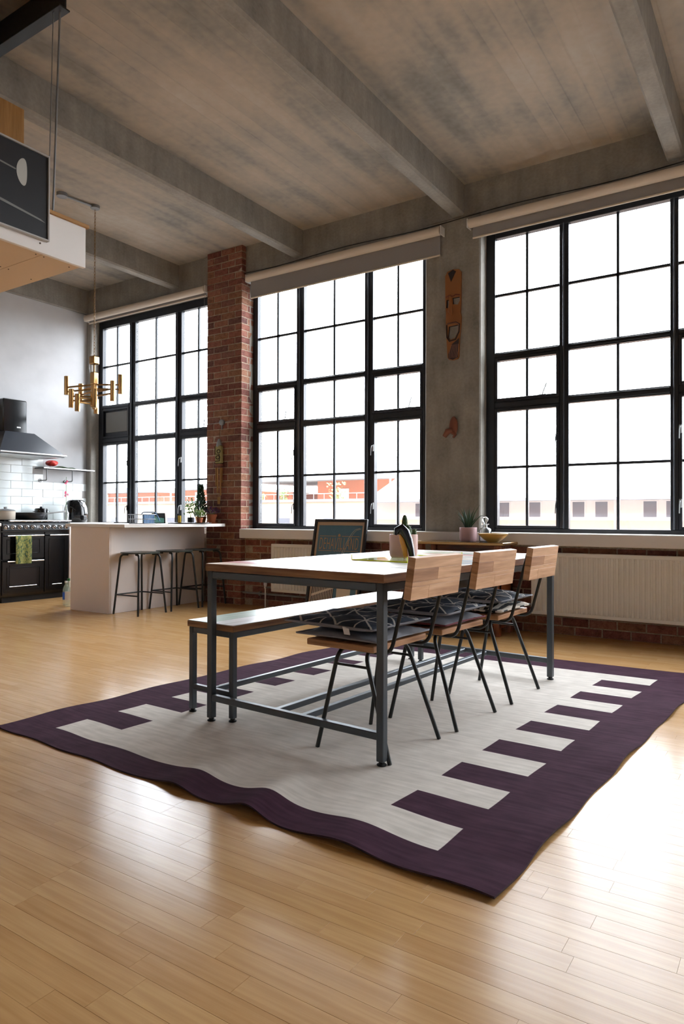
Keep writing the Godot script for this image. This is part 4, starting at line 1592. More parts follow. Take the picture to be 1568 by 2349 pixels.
func build_island() -> void:
	var i := thing("kitchen_island", "pinkish beige kitchen island running out from the window wall", "island", v3(-6.22, 0, 0.74))
	var g := G.new()
	g.span(v3(-0.30, 0, -0.70), v3(0.30, 0.892, 0.645))
	part(i, "carcass", g, M.cabinet)
	g = G.new()
	g.span(v3(-0.32, 0, 0.646), v3(0.322, 0.892, 0.664), 0.002)
	part(i, "end_panel", g, M.cabinet)
	g = G.new()
	g.span(v3(0.301, 0, -0.70), v3(0.322, 0.892, 0.645), 0.002)
	part(i, "front_panel", g, M.cabinet)
	var w := thing("island_worktop", "white island worktop widening to a rounded breakfast bar end", "worktop", v3(-6.22, 0.893, 0.74))
	g = G.new()
	var o := PackedVector2Array([Vector2(-0.36, 0.70), Vector2(0.60, 0.70), Vector2(0.66, 0.40), Vector2(0.71, 0.1), Vector2(0.745, -0.15), Vector2(0.765, -0.38), Vector2(0.765, -0.52), Vector2(0.745, -0.60), Vector2(0.70, -0.65), Vector2(0.63, -0.66), Vector2(0.37, -0.66), Vector2(0.37, -0.735), Vector2(-0.36, -0.735)])
	for k in o.size():
		o[k].y = -o[k].y
	g.T = Transform3D(Basis(Vector3.RIGHT, -PI / 2.0), Vector3.ZERO)
	g.prism(o, 0.0, 0.032)
	part(w, "slab", g, M.worktop)
	# three stools
	var s := thing("bar_stool", "black steel bar stool beside the island's free end panel", "stool", v3(-5.695, 0, 1.175), 2.0, "bar stools at the island")
	g = G.new()
	var sq := func(u: float, v: float) -> Vector2:
		var x := u * 2.0 - 1.0
		var y := v * 2.0 - 1.0
		return Vector2(x * sqrt(1.0 - y * y * 0.4), y * sqrt(1.0 - x * x * 0.4)) * 0.180
	g.sheet(18, 18, func(u, v):
		var p: Vector2 = sq.call(u, v)
		var d: float = maxf(absf(u * 2.0 - 1.0), absf(v * 2.0 - 1.0))
		return v3(p.x, 0.640 - 0.014 * (1.0 - d * d) - 0.004 * smoothstep(0.9, 1.0, d), p.y), true)
	g.sheet(18, 18, func(u, v):
		var p: Vector2 = sq.call(u, v)
		return v3(p.x, 0.622, p.y), false)
	for k in 4:
		g.sheet(18, 1, func(t, h):
			var uv := Vector2(t, 1) if k == 0 else (Vector2(t, 0) if k == 1 else (Vector2(0, t) if k == 2 else Vector2(1, t)))
			var p: Vector2 = sq.call(uv.x, uv.y)
			return v3(p.x, lerpf(0.622, 0.636, h), p.y), k == 1 or k == 2)
	part(s, "seat", g, M.seat_green)
	for sx in [-1.0, 1.0]:
		for sz in [-1.0, 1.0]:
			g = G.new()
			g.tube(bend([v3(sx * 0.06, 0.611, sz * 0.11), v3(sx * 0.135, 0.611, sz * 0.14), v3(sx * 0.18, 0.0, sz * 0.19)], 0.05), 0.0105, 10)
			part(s, "leg", g, M.tube_black)
	for q in [[-1, -1, -1, 1], [-1, 1, 1, 1], [-1, -1, 1, -1]]:
		g = G.new()
		g.tube([v3(q[0] * 0.166, 0.20, q[1] * 0.1735), v3(q[2] * 0.166, 0.20, q[3] * 0.1735)], 0.0075, 8)
		part(s, "footrest", g, M.tube_black)
	copy(s, "bar_stool", "black steel bar stool standing between the two other bar stools", v3(-5.69, 0, 0.71), -3.0)
	copy(s, "bar_stool", "black steel bar stool closest to the brick pillar", v3(-5.695, 0, 0.275), 1.0)
	counter_things()


func leaf(g: G, p: Vector3, d: Vector3, side: Vector3, l: float, w: float, droop := 0.3) -> void:
	d = d.normalized()
	var q := side.cross(d).normalized() * w
	var a := p + d * l * 0.5 - v3(0, droop * l * 0.1, 0)
	var e := p + d * l - v3(0, droop * l * 0.4, 0)
	var up := d.cross(q).normalized()
	g.poly([p, a + q + up * w * 0.2, a], up)
	g.poly([p, a, a - q + up * w * 0.2], up)
	g.poly([a, a + q + up * w * 0.2, e], up)
	g.poly([a, e, a - q + up * w * 0.2], up)


func pot(t: Node, r: float, h: float, m: Material, rim := true) -> void:
	var g := G.new()
	if rim:
		g.lathe([Vector2(0, 0), Vector2(r * 0.68, 0), Vector2(r * 0.9, h * 0.74), Vector2(r, h * 0.75), Vector2(r * 1.03, h), Vector2(r * 0.9, h), Vector2(r * 0.86, h * 0.86), Vector2(0, h * 0.86)], 24)
	else:
		g.lathe([Vector2(0, 0), Vector2(r * 0.86, 0), Vector2(r * 0.95, h * 0.06), Vector2(r, h * 0.2), Vector2(r, h * 0.985), Vector2(r * 0.97, h), Vector2(r * 0.9, h), Vector2(r * 0.9, h * 0.88), Vector2(0, h * 0.88)], 32)
	part(t, "pot", g, m)
	g = G.new()
	g.lathe([Vector2(r * 0.88, h * 0.84), Vector2(r * 0.86, h * 0.9), Vector2(r * 0.4, h * 0.92), Vector2(0, h * 0.91)], 18)
	part(t, "soil", g, M.soil)


func bush(t: Node, called: String, k: int, base: Vector3, r: float, h: float, l: float, w: float, m: Material, up := 0.4) -> void:
	var g := G.new()
	for i in k:
		var a := rng.randf() * TAU
		var s := sqrt(rng.randf())
		var p := base + v3(cos(a) * r * s, h * rng.randf_range(0.25, 1.0) * (1.0 - 0.4 * s), sin(a) * r * s)
		leaf(g, p, v3(cos(a) + rng.randf_range(-0.5, 0.5), up + rng.randf_range(-0.3, 0.6), sin(a) + rng.randf_range(-0.5, 0.5)), Vector3.UP if up < 2.0 else Vector3.RIGHT, l * rng.randf_range(0.7, 1.2), w, 0.5)
	part(t, called, g, m)
	g = G.new()
	for i in 5:
		var a := i * TAU / 5.0
		g.tube([base, base + v3(cos(a) * r * 0.3, h * 0.4, sin(a) * r * 0.3), base + v3(cos(a) * r * 0.6, h * 0.75, sin(a) * r * 0.6)], 0.0018, 5)
	part(t, "stems", g, M.plant_green)


func counter_things() -> void:
	var y := 0.9255
	var g := G.new()
	# tray with plants
	var t := thing("serving_tray", "round flat black tray under the pot plants on the island worktop", "tray", v3(-5.68, y, 0.50))
	g.lathe([Vector2(0, 0), Vector2(0.235, 0), Vector2(0.25, 0.012), Vector2(0.245, 0.013), Vector2(0.23, 0.004), Vector2(0, 0.004)], 40)
	g.T = Transform3D()
	part(t, "dish", g, M.lacquer)
	var p := thing("potted_purple_plant", "purple leaved plant in a terracotta pot with saucer", "plant", v3(-5.645, y, 0.178))
	g = G.new()
	g.lathe([Vector2(0, 0), Vector2(0.055, 0), Vector2(0.066, 0.014), Vector2(0.062, 0.016), Vector2(0.05, 0.005), Vector2(0, 0.005)], 24)
	part(p, "saucer", g, M.terracotta)
	var sub := Node3D.new()
	sub.name = "planter"
	p.add_child(sub)
	sub.position = v3(0, 0.005, 0)
	pot(sub, 0.056, 0.10, M.terracotta)
	bush(p, "leaves", 60, v3(0, 0.09, 0), 0.085, 0.10, 0.06, 0.014, M.plant_purple, 0.5)
	g = G.new()
	for i in 14:
		var a := i * 2.4
		leaf(g, v3(cos(a) * 0.035 + 0.02, 0.13 + 0.015 * sin(i * 1.7), sin(a) * 0.035 + 0.02), v3(cos(a), 0.4, sin(a)), Vector3.UP, 0.036, 0.012)
	part(p, "pale_leaves", g, M.plant_lilac)
	p = thing("potted_herb", "small bright green herb in a little terracotta pot", "plant", v3(-5.565, y + 0.0045, 0.455))
	pot(p, 0.036, 0.062, M.terracotta)
	bush(p, "leaves", 150, v3(0, 0.055, 0), 0.06, 0.12, 0.026, 0.010, M.plant_fresh, 0.4)
	p = thing("potted_sprig", "wispy green sprigs in a small black pot", "plant", v3(-5.70, y + 0.0045, 0.46))
	pot(p, 0.036, 0.066, M.black_satin, false)
	bush(p, "leaves", 130, v3(0, 0.05, 0), 0.08, 0.26, 0.03, 0.010, M.plant_green, 1.2)
	p = thing("potted_conifer", "tall dark pointed conifer in a gold basket by the brick pillar", "plant", v3(-5.825, y, 0.178))
	g = G.new()
	g.lathe([Vector2(0, 0), Vector2(0.05, 0), Vector2(0.068, 0.08), Vector2(0.06, 0.08), Vector2(0.05, 0.06), Vector2(0, 0.06)], 18, Vector3.ZERO, 12, 0.05)
	part(p, "pot", g, M.brass_worn)
	g = G.new()
	for i in 520:
		var s := rng.randf()
		var a := rng.randf() * TAU
		var r := 0.085 * (1.0 - s) + 0.008
		var b := v3(cos(a) * r * rng.randf_range(0.3, 1.0), 0.07 + s * 0.36, sin(a) * r * rng.randf_range(0.3, 1.0))
		leaf(g, b, v3(cos(a) * 0.6, 1.0, sin(a) * 0.6), Vector3.RIGHT, 0.042, 0.008, 0.0)
	part(p, "foliage", g, M.plant_dark)
	g = G.new()
	g.tube([v3(0, 0.05, 0), v3(0, 0.40, 0)], [0.006, 0.002], 6)
	part(p, "stem", g, M.soil)
	var c := thing("propped_card", "small dark picture card with teal print propped on the worktop", "card", v3(-5.90, y, 0.745), 62.0)
	g = G.new()
	g.T = Transform3D(Basis(Vector3.RIGHT, -0.22), Vector3.ZERO)
	g.span(v3(-0.075, 0.001, -0.003), v3(0.075, 0.12, 0.003))
	part(c, "card", g, M.print_black)
	g = G.new()
	g.T = Transform3D(Basis(Vector3.RIGHT, -0.22), Vector3.ZERO)
	g.prism(PackedVector2Array([Vector2(-0.05, 0.01), Vector2(0.06, 0.01), Vector2(0.06, 0.06), Vector2(-0.01, 0.07), Vector2(-0.05, 0.09)]), 0.003, 0.0036)
	part(c, "print", g, M.card_teal)
	c = thing("yellow_packet", "narrow yellow packet standing on the black tray", "packet", v3(-5.72, y + 0.0045, 0.61), 20.0)
	g = G.new()
	g.span(v3(-0.016, 0, -0.01), v3(0.016, 0.085, 0.01), 0.002)
	part(c, "box", g, M.yellow)
	# wire dish basket, half grey half blue
	var b := thing("dish_basket", "small grey and blue dish basket on the worktop before the window", "basket", v3(-5.86, y, 1.01), 8.0)
	g = G.new()
	for zz in [-0.09, 0.09]:
		for k in 9:
			g.tube([v3(-0.1 + k * 0.025, 0.0, zz), v3(-0.11 + k * 0.0275, 0.1, zz * 1.1)], 0.0022, 5)
	for xx in [-0.1, 0.1]:
		for k in 7:
			g.tube([v3(xx, 0.0, -0.09 + k * 0.03), v3(xx * 1.1, 0.1, -0.099 + k * 0.033)], 0.0022, 5)
	for h in [[0.003, 1.0], [0.05, 1.05], [0.1, 1.1]]:
		var e := []
		for q in [[-0.1, -0.09], [0.1, -0.09], [0.1, 0.09], [-0.1, 0.09], [-0.1, -0.09]]:
			e.append(v3(q[0] * h[1], h[0], q[1] * h[1]))
		g.tube(e, 0.004, 6, false)
	part(b, "wire_frame", g, M.grey_plastic)
	g = G.new()
	g.span(v3(-0.03, 0.004, -0.095), v3(0.02, 0.10, -0.075), 0.003)
	g.span(v3(0.075, 0.004, -0.085), v3(0.095, 0.10, 0.085), 0.003)
	part(b, "blue_panel", g, M.blue_plastic)
	g = G.new()
	g.tube(bend([v3(-0.105, 0.1, -0.1), v3(-0.08, 0.125, -0.1), v3(0.08, 0.125, -0.1), v3(0.112, 0.1, -0.1), v3(0.15, 0.03, -0.1)], 0.02), 0.006, 8)
	part(b, "handle", g, M.blue_plastic)


func radiator(called: String, label: String, x0: float, x1: float, y0: float, y1: float) -> Node3D:
	var r := thing(called, label, "radiator", v3((x0 + x1) / 2.0, y0, 0.0))
	var hw := (x1 - x0) / 2.0
	var h := y1 - y0
	var g := G.new()
	# pressed panel: vertical grooves between flat rims
	var k := int(round((x1 - x0 - 0.06) / 0.04))
	var cols := []
	cols.append(Vector2(-hw, 0.10))
	for i in k:
		var c := -hw + 0.03 + (i + 0.5) * (2.0 * hw - 0.06) / k
		cols.append(Vector2(c - 0.011, 0.10))
		cols.append(Vector2(c - 0.005, 0.091))
		cols.append(Vector2(c + 0.005, 0.091))
		cols.append(Vector2(c + 0.011, 0.10))
	cols.append(Vector2(hw, 0.10))
	for i in cols.size() - 1:
		var a: Vector2 = cols[i]
		var b: Vector2 = cols[i + 1]
		g.poly([v3(a.x, 0.045, a.y), v3(b.x, 0.045, b.y), v3(b.x, h - 0.045, b.y), v3(a.x, h - 0.045, a.y)], v3(0, 0, 1))
		g.poly([v3(a.x, h - 0.045, a.y), v3(b.x, h - 0.045, b.y), v3(b.x, h - 0.03, 0.10), v3(a.x, h - 0.03, 0.10)], v3(0, 0, 1))
		g.poly([v3(a.x, 0.045, a.y), v3(b.x, 0.045, b.y), v3(b.x, 0.03, 0.10), v3(a.x, 0.03, 0.10)], v3(0, 0, 1))
	g.span(v3(-hw, h - 0.03, 0.088), v3(hw, h, 0.102), 0.003)
	g.span(v3(-hw, 0.0, 0.088), v3(hw, 0.03, 0.102), 0.003)
	g.span(v3(-hw, 0.005, 0.055), v3(hw, h - 0.005, 0.088))
	part(r, "panel", g, M.radiator)
	g = G.new()
	g.span(v3(-hw, h - 0.002, 0.05), v3(hw, h + 0.003, 0.10), 0.001)
	part(r, "top_grille", g, M.radiator)
	g = G.new()
	for s in [-0.7, 0.7]:
		g.span(v3(hw * s - 0.02, 0.1, 0.024), v3(hw * s + 0.02, h - 0.1, 0.056))
	part(r, "bracket", g, M.radiator)
	return r


func build_wall_things() -> void:
	var g := G.new()
	radiator("radiator", "cream panel radiator on the brick wall behind the table's far end", -1.93, -0.32, 0.17, 0.70)
	radiator("radiator", "cream panel radiator half hidden by the leaning poster", -4.83, -3.72, 0.183, 0.705)
	# pipework
	var p := thing("heating_pipe", "grey heating pipe running low along the brick wall", "pipe", v3(-4.8, 0.14, 0.03))
	g.tube([v3(-0.75, 0, 0), v3(2.4, 0, 0)], 0.011, 10)
	part(p, "pipe", g, M.galvanised)
	for x in [-0.25, 0.9, 1.9]:
		g = G.new()
		g.box(v3(x, 0, -0.008), v3(0.02, 0.045, 0.04), 0.004)
		part(p, "clip", g, M.galvanised)
	var vp := thing("radiator_valve", "white radiator valve on a thin upright pipe", "valve", v3(-4.93, 0, 0.075))
	g = G.new()
	g.tube([v3(0, 0.0, 0), v3(0, 0.22, 0)], 0.0085, 10)
	part(vp, "pipe", g, M.plastic_white)
	g = G.new()
	g.lathe([Vector2(0, 0.21), Vector2(0.014, 0.21), Vector2(0.014, 0.24), Vector2(0.02, 0.245), Vector2(0.02, 0.30), Vector2(0.016, 0.305), Vector2(0, 0.305)], 16)
	part(vp, "valve_head", g, M.plastic_white)
	g = G.new()
	g.tube([v3(0.0, 0.222, 0.0), v3(0.1, 0.222, 0.0)], 0.009, 8)
	part(vp, "union", g, M.galvanised)
	var so := thing("wall_socket", "double metal wall socket low on the brick pillar", "socket", v3(-5.625, 0.27, 0.0745))
	g = G.new()
	g.span(v3(-0.073, 0, 0), v3(0.073, 0.086, 0.012), 0.004)
	part(so, "plate", g, M.socket)
	for sx in [-0.036, 0.036]:
		g = G.new()
		g.span(v3(sx - 0.008, 0.055, 0.0115), v3(sx + 0.008, 0.07, 0.016), 0.002)
		part(so, "switch", g, M.plastic_white)
		g = G.new()
		for q in [[0.0, 0.042, 0.003, 0.007], [-0.011, 0.024, 0.006, 0.003], [0.011, 0.024, 0.006, 0.003]]:
			g.box(v3(sx + q[0], q[1], 0.0122), v3(q[2], q[3], 0.001))
		part(so, "pin_holes", g, M.rubber)
	# roller blinds
	var blinds := [["rolled up cream blind above the kitchen window", -8.13, -5.86, 0.012], ["cream roller blind with a deep grey drop between brick and concrete pillars", -5.22, -2.80, 0.165], ["cream roller blind with a shallow grey drop beside the carved wall mask", -2.53, 0.02, 0.075]]
	for b in blinds:
		var t := thing("roller_blind", b[0], "blind", v3(b[1], 3.71, 0.075), 0.0, "roller blinds over the windows")
		var l: float = b[2] - b[1]
		g = G.new()
		g.tube([v3(0.01, 0, 0), v3(l - 0.01, 0, 0)], 0.042, 20)
		part(t, "roll", g, M.blind_roll)
		g = G.new()
		g.span(v3(0.03, -0.045 - b[3], -0.041), v3(l - 0.03, 0.0, -0.0395))
		part(t, "fabric", g, M.blind_grey)
		g = G.new()
		g.tube([v3(0.03, -0.05 - b[3], -0.04), v3(l - 0.03, -0.05 - b[3], -0.04)], 0.009, 10)
		part(t, "bottom_bar", g, M.blind_roll)
		for x in [0.0, l]:
			g = G.new()
			g.box(v3(x, 0.0, -0.02), v3(0.012, 0.085, 0.09), 0.003)
			part(t, "bracket", g, M.plastic_white)
		g = G.new()
		g.tube([v3(l - 0.004, -0.02, 0.02), v3(l - 0.004, -0.3 - b[3], 0.02)], 0.002, 5)
		part(t, "chain", g, M.grey_plastic)
	var cb := thing("cable", "thin dark cable strung along the concrete above the blinds", "cable", v3(-5.30, 3.80, 0.03))
	g = G.new()
	var run := []
	for i in 25:
		run.append(v3(i * 0.23, 0.0 - 0.012 * sin(i * 0.8), 0.0))
	g.tube(run, 0.004, 6)
	part(cb, "wire", g, M.rubber)
	# carved masks on the concrete pillar
	var m := thing("carved_mask", "long carved wooden face mask with a dark painted chin on the pillar", "mask", v3(-2.698, 2.48, 0.014))
	var o := PackedVector2Array([Vector2(-0.055, 0.03), Vector2(-0.04, 0.008), Vector2(0.0, 0.0), Vector2(0.045, 0.008), Vector2(0.058, 0.03), Vector2(0.065, 0.2), Vector2(0.078, 0.33), Vector2(0.082, 0.40), Vector2(0.074, 0.44), Vector2(0.078, 0.55), Vector2(0.08, 0.82), Vector2(0.06, 0.845), Vector2(0.0, 0.855), Vector2(-0.06, 0.84), Vector2(-0.08, 0.80), Vector2(-0.078, 0.55), Vector2(-0.072, 0.44), Vector2(-0.074, 0.33), Vector2(-0.066, 0.2)])
	var csg := CSGCombiner3D.new()
	csg.name = "face"
	m.add_child(csg)
	var body := CSGPolygon3D.new()
	body.polygon = o
	body.depth = 0.022
	body.position.z = 0.022
	body.material = M.mask_wood
	csg.add_child(body)
	for q in [PackedVector2Array([Vector2(-0.068, 0.50), Vector2(-0.04, 0.50), Vector2(-0.036, 0.57), Vector2(-0.066, 0.575)]), PackedVector2Array([Vector2(0.0, 0.525), Vector2(0.05, 0.515), Vector2(0.07, 0.55), Vector2(0.068, 0.585), Vector2(-0.005, 0.585)]), PackedVector2Array([Vector2(-0.05, 0.22), Vector2(-0.03, 0.195), Vector2(0.02, 0.205), Vector2(0.05, 0.26), Vector2(0.055, 0.325), Vector2(-0.04, 0.32)])]:
		var cut := CSGPolygon3D.new()
		cut.polygon = q
		cut.depth = 0.08
		cut.position.z = 0.05
		cut.operation = CSGShape3D.OPERATION_SUBTRACTION
		cut.material = M.mask_dark
		csg.add_child(cut)
	g = G.new()
	g.prism(PackedVector2Array([Vector2(-0.05, 0.825), Vector2(-0.02, 0.74), Vector2(0.03, 0.83), Vector2(0.0, 0.85)]), 0.021, 0.025)
	part(m, "forehead_wedge", g, M.mask_dark)
	g = G.new()
	for sx in [-1.0, 1.0]:
		g.tube([v3(sx * 0.006 + 0.0, 0.60, 0.024), v3(sx * 0.03, 0.612, 0.026), v3(sx * 0.07, 0.60, 0.023)], 0.006, 6)
	part(m, "brow", g, M.carved_red)
	g = G.new()
	g.tube([v3(-0.03, 0.62, 0.02), v3(-0.024, 0.53, 0.03), v3(-0.018, 0.46, 0.046), v3(-0.012, 0.425, 0.03)], [0.008, 0.014, 0.024, 0.008], 10)
	part(m, "nose", g, M.mask_wood)
	g = G.new()
	g.prism(PackedVector2Array([Vector2(-0.046, 0.02), Vector2(0.0, 0.002), Vector2(0.05, 0.02), Vector2(0.062, 0.2), Vector2(0.05, 0.19), Vector2(-0.01, 0.15), Vector2(-0.045, 0.06)]), 0.021, 0.0245)
	var bd := part(m, "beard", g, M.mask_dark)
	for i in 6:
		g = G.new()
		g.tube([v3(-0.035 + i * 0.014, 0.02, 0.025), v3(-0.03 + i * 0.017, 0.08, 0.0255), v3(-0.01 + i * 0.013, 0.145, 0.025)], 0.0018, 5)
		part(bd, "hair_line", g, M.mask_line)
	g = G.new()
	g.tube([v3(-0.062, 0.335, 0.024), v3(-0.05, 0.348, 0.024), v3(0.03, 0.352, 0.024), v3(0.066, 0.33, 0.024), v3(0.062, 0.26, 0.024), v3(0.025, 0.19, 0.024), v3(-0.035, 0.18, 0.024), v3(-0.06, 0.22, 0.024), v3(-0.062, 0.335, 0.024)], 0.0065, 6)
	part(m, "lip", g, M.mask_dark)
	g = G.new()
	g.tube([v3(-0.058, 0.337, 0.030), v3(-0.046, 0.346, 0.030), v3(0.03, 0.35, 0.030), v3(0.06, 0.33, 0.030), v3(0.055, 0.27, 0.030)], 0.0022, 5)
	part(m, "lip_line", g, M.mask_line)
	m = thing("carved_ornament", "small dark red carved wooden ornament below the mask", "ornament", v3(-2.72, 1.745, 0.014))
	g = G.new()
	g.sheet(20, 14, func(u, v):
		var a: float = u * TAU
		var r: float = sin(v * PI)
		return v3(0.03 + cos(a) * 0.048 * r * (1.0 - 0.25 * v), 0.03 + 0.175 * (1.0 - cos(v * PI)) / 2.0, 0.022 + sin(a) * 0.028 * r), true)
	part(m, "body", g, M.carved_red)
	g = G.new()
	g.tube([v3(0.02, 0.075, 0.03), v3(-0.02, 0.065, 0.045), v3(-0.055, 0.02, 0.04)], [0.024, 0.03, 0.02], 10)
	part(m, "head", g, M.carved_red)
	g = G.new()
	g.tube([v3(0.03, 0.06, 0.03), v3(0.05, 0.03, 0.03), v3(0.03, 0.005, 0.03)], [0.02, 0.015, 0.008], 8)
	part(m, "foot", g, M.carved_red)
	# wind chime on the brick
	var w := thing("wind_chime", "painted totem wind chime with bamboo tubes hung on the brick pillar", "wind chime", v3(-5.598, 1.15, 0.115))
	g = G.new()
	g.tube([v3(0, 0.92, -0.02), v3(0, 0.76, 0), v3(0, 0.69, 0)], 0.0025, 5)
	part(w, "cord", g, M.string)
	g = G.new()
	g.lathe([Vector2(0, 0.66), Vector2(0.032, 0.66), Vector2(0.03, 0.70), Vector2(0.012, 0.755), Vector2(0, 0.758)], 14)
	part(w, "cap", g, M.galvanised)
	g = G.new()
	g.span(v3(-0.045, 0.47, -0.03), v3(0.045, 0.68, 0.03), 0.012)
	var hd := part(w, "totem_head", g, M.chime_paint)
	g = G.new()
	for s in [[0.02, 0.61, 0.026], [0.01, 0.54, 0.03]]:
		var e := []
		for i in 13:
			var a := TAU * i / 12.0
			e.append(v3(s[0] + cos(a) * s[2], s[1] + sin(a) * s[2] * 0.7, 0.031))
		g.tube(e, 0.005, 6, false)
	g.tube([v3(-0.035, 0.67, 0.031), v3(-0.035, 0.58, 0.031), v3(0.03, 0.575, 0.031), v3(0.035, 0.5, 0.031), v3(-0.035, 0.495, 0.031)], 0.005, 6)
	part(hd, "painted_scroll", g, M.soil)
	g = G.new()
	g.lathe([Vector2(0, 0.44), Vector2(0.05, 0.445), Vector2(0.052, 0.465), Vector2(0, 0.47)], 16)
	part(w, "disc", g, M.carved_red)
	for i in 6:
		var a := i * TAU / 6.0 + 0.3
		var q := v3(cos(a) * 0.036, 0, sin(a) * 0.03)
		var b: float = [0.10, 0.16, 0.21, 0.13, 0.18, 0.25][i]
		g = G.new()
		g.tube([q + v3(0, 0.44, 0), q + v3(0, 0.42, 0)], 0.0015, 4)
		g.tube([q + v3(0, 0.42, 0), q + v3(0, b, 0)], 0.0085, 8)
		part(w, "bamboo_tube", g, M.bamboo)
	g = G.new()
	g.tube([v3(0, 0.44, 0), v3(0, 0.08, 0)], 0.0015, 4)
	g.span(v3(-0.022, 0.0, -0.003), v3(0.018, 0.085, 0.003), 0.002)
	part(w, "wind_catcher", g, M.bamboo)
	var jb := thing("junction_box", "small round metal junction box on the brick above the wind chime", "junction box", v3(-5.582, 2.10, 0.074))
	g = G.new()
	g.T = Transform3D(Basis(Vector3.RIGHT, PI / 2.0), Vector3.ZERO)
	g.lathe([Vector2(0, 0), Vector2(0.034, 0), Vector2(0.034, 0.026), Vector2(0.03, 0.03), Vector2(0, 0.03)], 20)
	part(jb, "box", g, M.galvanised)
	g = G.new()
	g.tube([v3(0, -0.03, 0.012), v3(0, -0.08, 0.012)], 0.008, 8)
	g.tube([v3(0.03, 0.0, 0.012), v3(0.24, 0.02, 0.004)], 0.003, 6)
	g.tube([v3(-0.03, 0.0, 0.012), v3(-0.24, -0.005, 0.004)], 0.003, 6)
	part(jb, "conduit", g, M.galvanised)
	poster()
	chandelier()


func poster() -> void:
	var f := thing("framed_poster", "framed blue poster with bronze lettering leaning under the window sill", "poster", v3(-3.872, 0.002, 0.335))
	var hw := 0.318
	var h := 0.995
	var tilt := Node3D.new()
	tilt.name = "leaning_frame"
	f.add_child(tilt)
	tilt.rotation.x = -0.20
	var g := G.new()
	ring(g, Vector2(-hw, 0), Vector2(hw, h), 0.028, 0.0, 0.03, 0.003)
	g.span(v3(-hw + 0.01, 0.01, 0.0), v3(hw - 0.01, h - 0.01, 0.006))
	part(tilt, "frame", g, M.black_satin)
	g = G.new()
	g.span(v3(-hw + 0.025, 0.025, 0.006), v3(hw - 0.025, h - 0.025, 0.012))
	part(tilt, "mount", g, M.paper_mat)
	g = G.new()
	g.span(v3(-hw + 0.055, 0.07, 0.012), v3(hw - 0.055, h - 0.062, 0.0132))
	var pr := part(tilt, "print", g, M.paper_blue)
	var z0 := 0.0132
	var z1 := 0.0138
	for q in [[-0.24, -0.04, 0.818], [0.03, 0.24, 0.818], [-0.24, -0.075, 0.668], [0.085, 0.24, 0.668]]:
		g = G.new()
		g.span(v3(q[0], q[2], z0), v3(q[1], q[2] + 0.006, z1))
		part(pr, "rule", g, M.paper_bronze)
	# worn emblem above and a short flourish below, too small to read
	g = G.new()
	g.prism(PackedVector2Array([Vector2(-0.016, 0.815), Vector2(0.012, 0.815), Vector2(0.012, 0.835), Vector2(-0.002, 0.848), Vector2(-0.016, 0.835)]), z0, z1)
	part(pr, "emblem", g, M.paper_bronze)
	g = G.new()
	var fl := []
	for i in 22:
		fl.append(v3(-0.06 + i * 0.006, 0.671 + 0.008 * sin(i * 1.3), z1))
	g.tube(fl, 0.0022, 5)
	part(pr, "flourish", g, M.paper_bronze)
	for s in [["DEHAVILLAND", 0.745, 0.118, 0.47]]:
		var t := TextMesh.new()
		var font := SystemFont.new()
		font.font_names = PackedStringArray(["Droid Sans"])
		t.font = font
		t.text = s[0]
		t.font_size = 64
		t.pixel_size = 0.01
		t.depth = 0.05
		t.horizontal_alignment = HORIZONTAL_ALIGNMENT_CENTER
		t.vertical_alignment = VERTICAL_ALIGNMENT_CENTER
		var bx := t.get_aabb()
		var o := part(pr, "lettering", t, M.paper_bronze)
		o.scale = v3(s[3] / bx.size.x, s[2] / bx.size.y, 0.01)
		var c := bx.get_center()
		o.position = v3(-c.x * o.scale.x, s[1] - c.y * o.scale.y, z1)
	# sweeping pale track, then striped building and a pale draped shape
	g = G.new()
	for q in [[0.0, 0.0], [0.016, -0.006]]:
		var e := []
		for i in 15:
			var s := i / 14.0
			e.append(v3(0.235 + q[0] - 0.2 * pow(s, 0.55) - 0.03 * s, 0.905 + q[1] - 0.43 * pow(s, 1.3), z1))
		g.tube(e, 0.003, 5, true)
	part(pr, "pale_sweep", g, M.print_pale)
	g = G.new()
	g.prism(PackedVector2Array([Vector2(-0.26, 0.34), Vector2(-0.08, 0.46), Vector2(0.0, 0.46), Vector2(0.0, 0.10), Vector2(-0.26, 0.10)]), z0, z1)
	part(pr, "dark_block", g, M.paper_ink)
	g = G.new()
	for i in 13:
		var x := -0.25 + i * 0.0195
		var y := 0.35 + 0.085 * i / 12.0
		g.span(v3(x, 0.12, z1), v3(x + 0.008, y, z1 + 0.0006))
	g.prism(PackedVector2Array([Vector2(-0.26, 0.34), Vector2(-0.08, 0.45), Vector2(0.0, 0.45), Vector2(0.0, 0.475), Vector2(-0.09, 0.475), Vector2(-0.26, 0.37)]), z1, z1 + 0.0007)
	g.prism(PackedVector2Array([Vector2(-0.26, 0.20), Vector2(0.0, 0.29), Vector2(0.0, 0.31), Vector2(-0.26, 0.225)]), z1, z1 + 0.0007)
	part(pr, "pale_column", g, M.paper_cream)
	g = G.new()
	g.prism(PackedVector2Array([Vector2(0.03, 0.47), Vector2(0.055, 0.45), Vector2(0.08, 0.40), Vector2(0.13, 0.38), Vector2(0.16, 0.42), Vector2(0.17, 0.47), Vector2(0.2, 0.47), Vector2(0.2, 0.16), Vector2(0.12, 0.13), Vector2(0.04, 0.2)]), z0, z1)
	part(pr, "draped_shape", g, M.paper_cream)


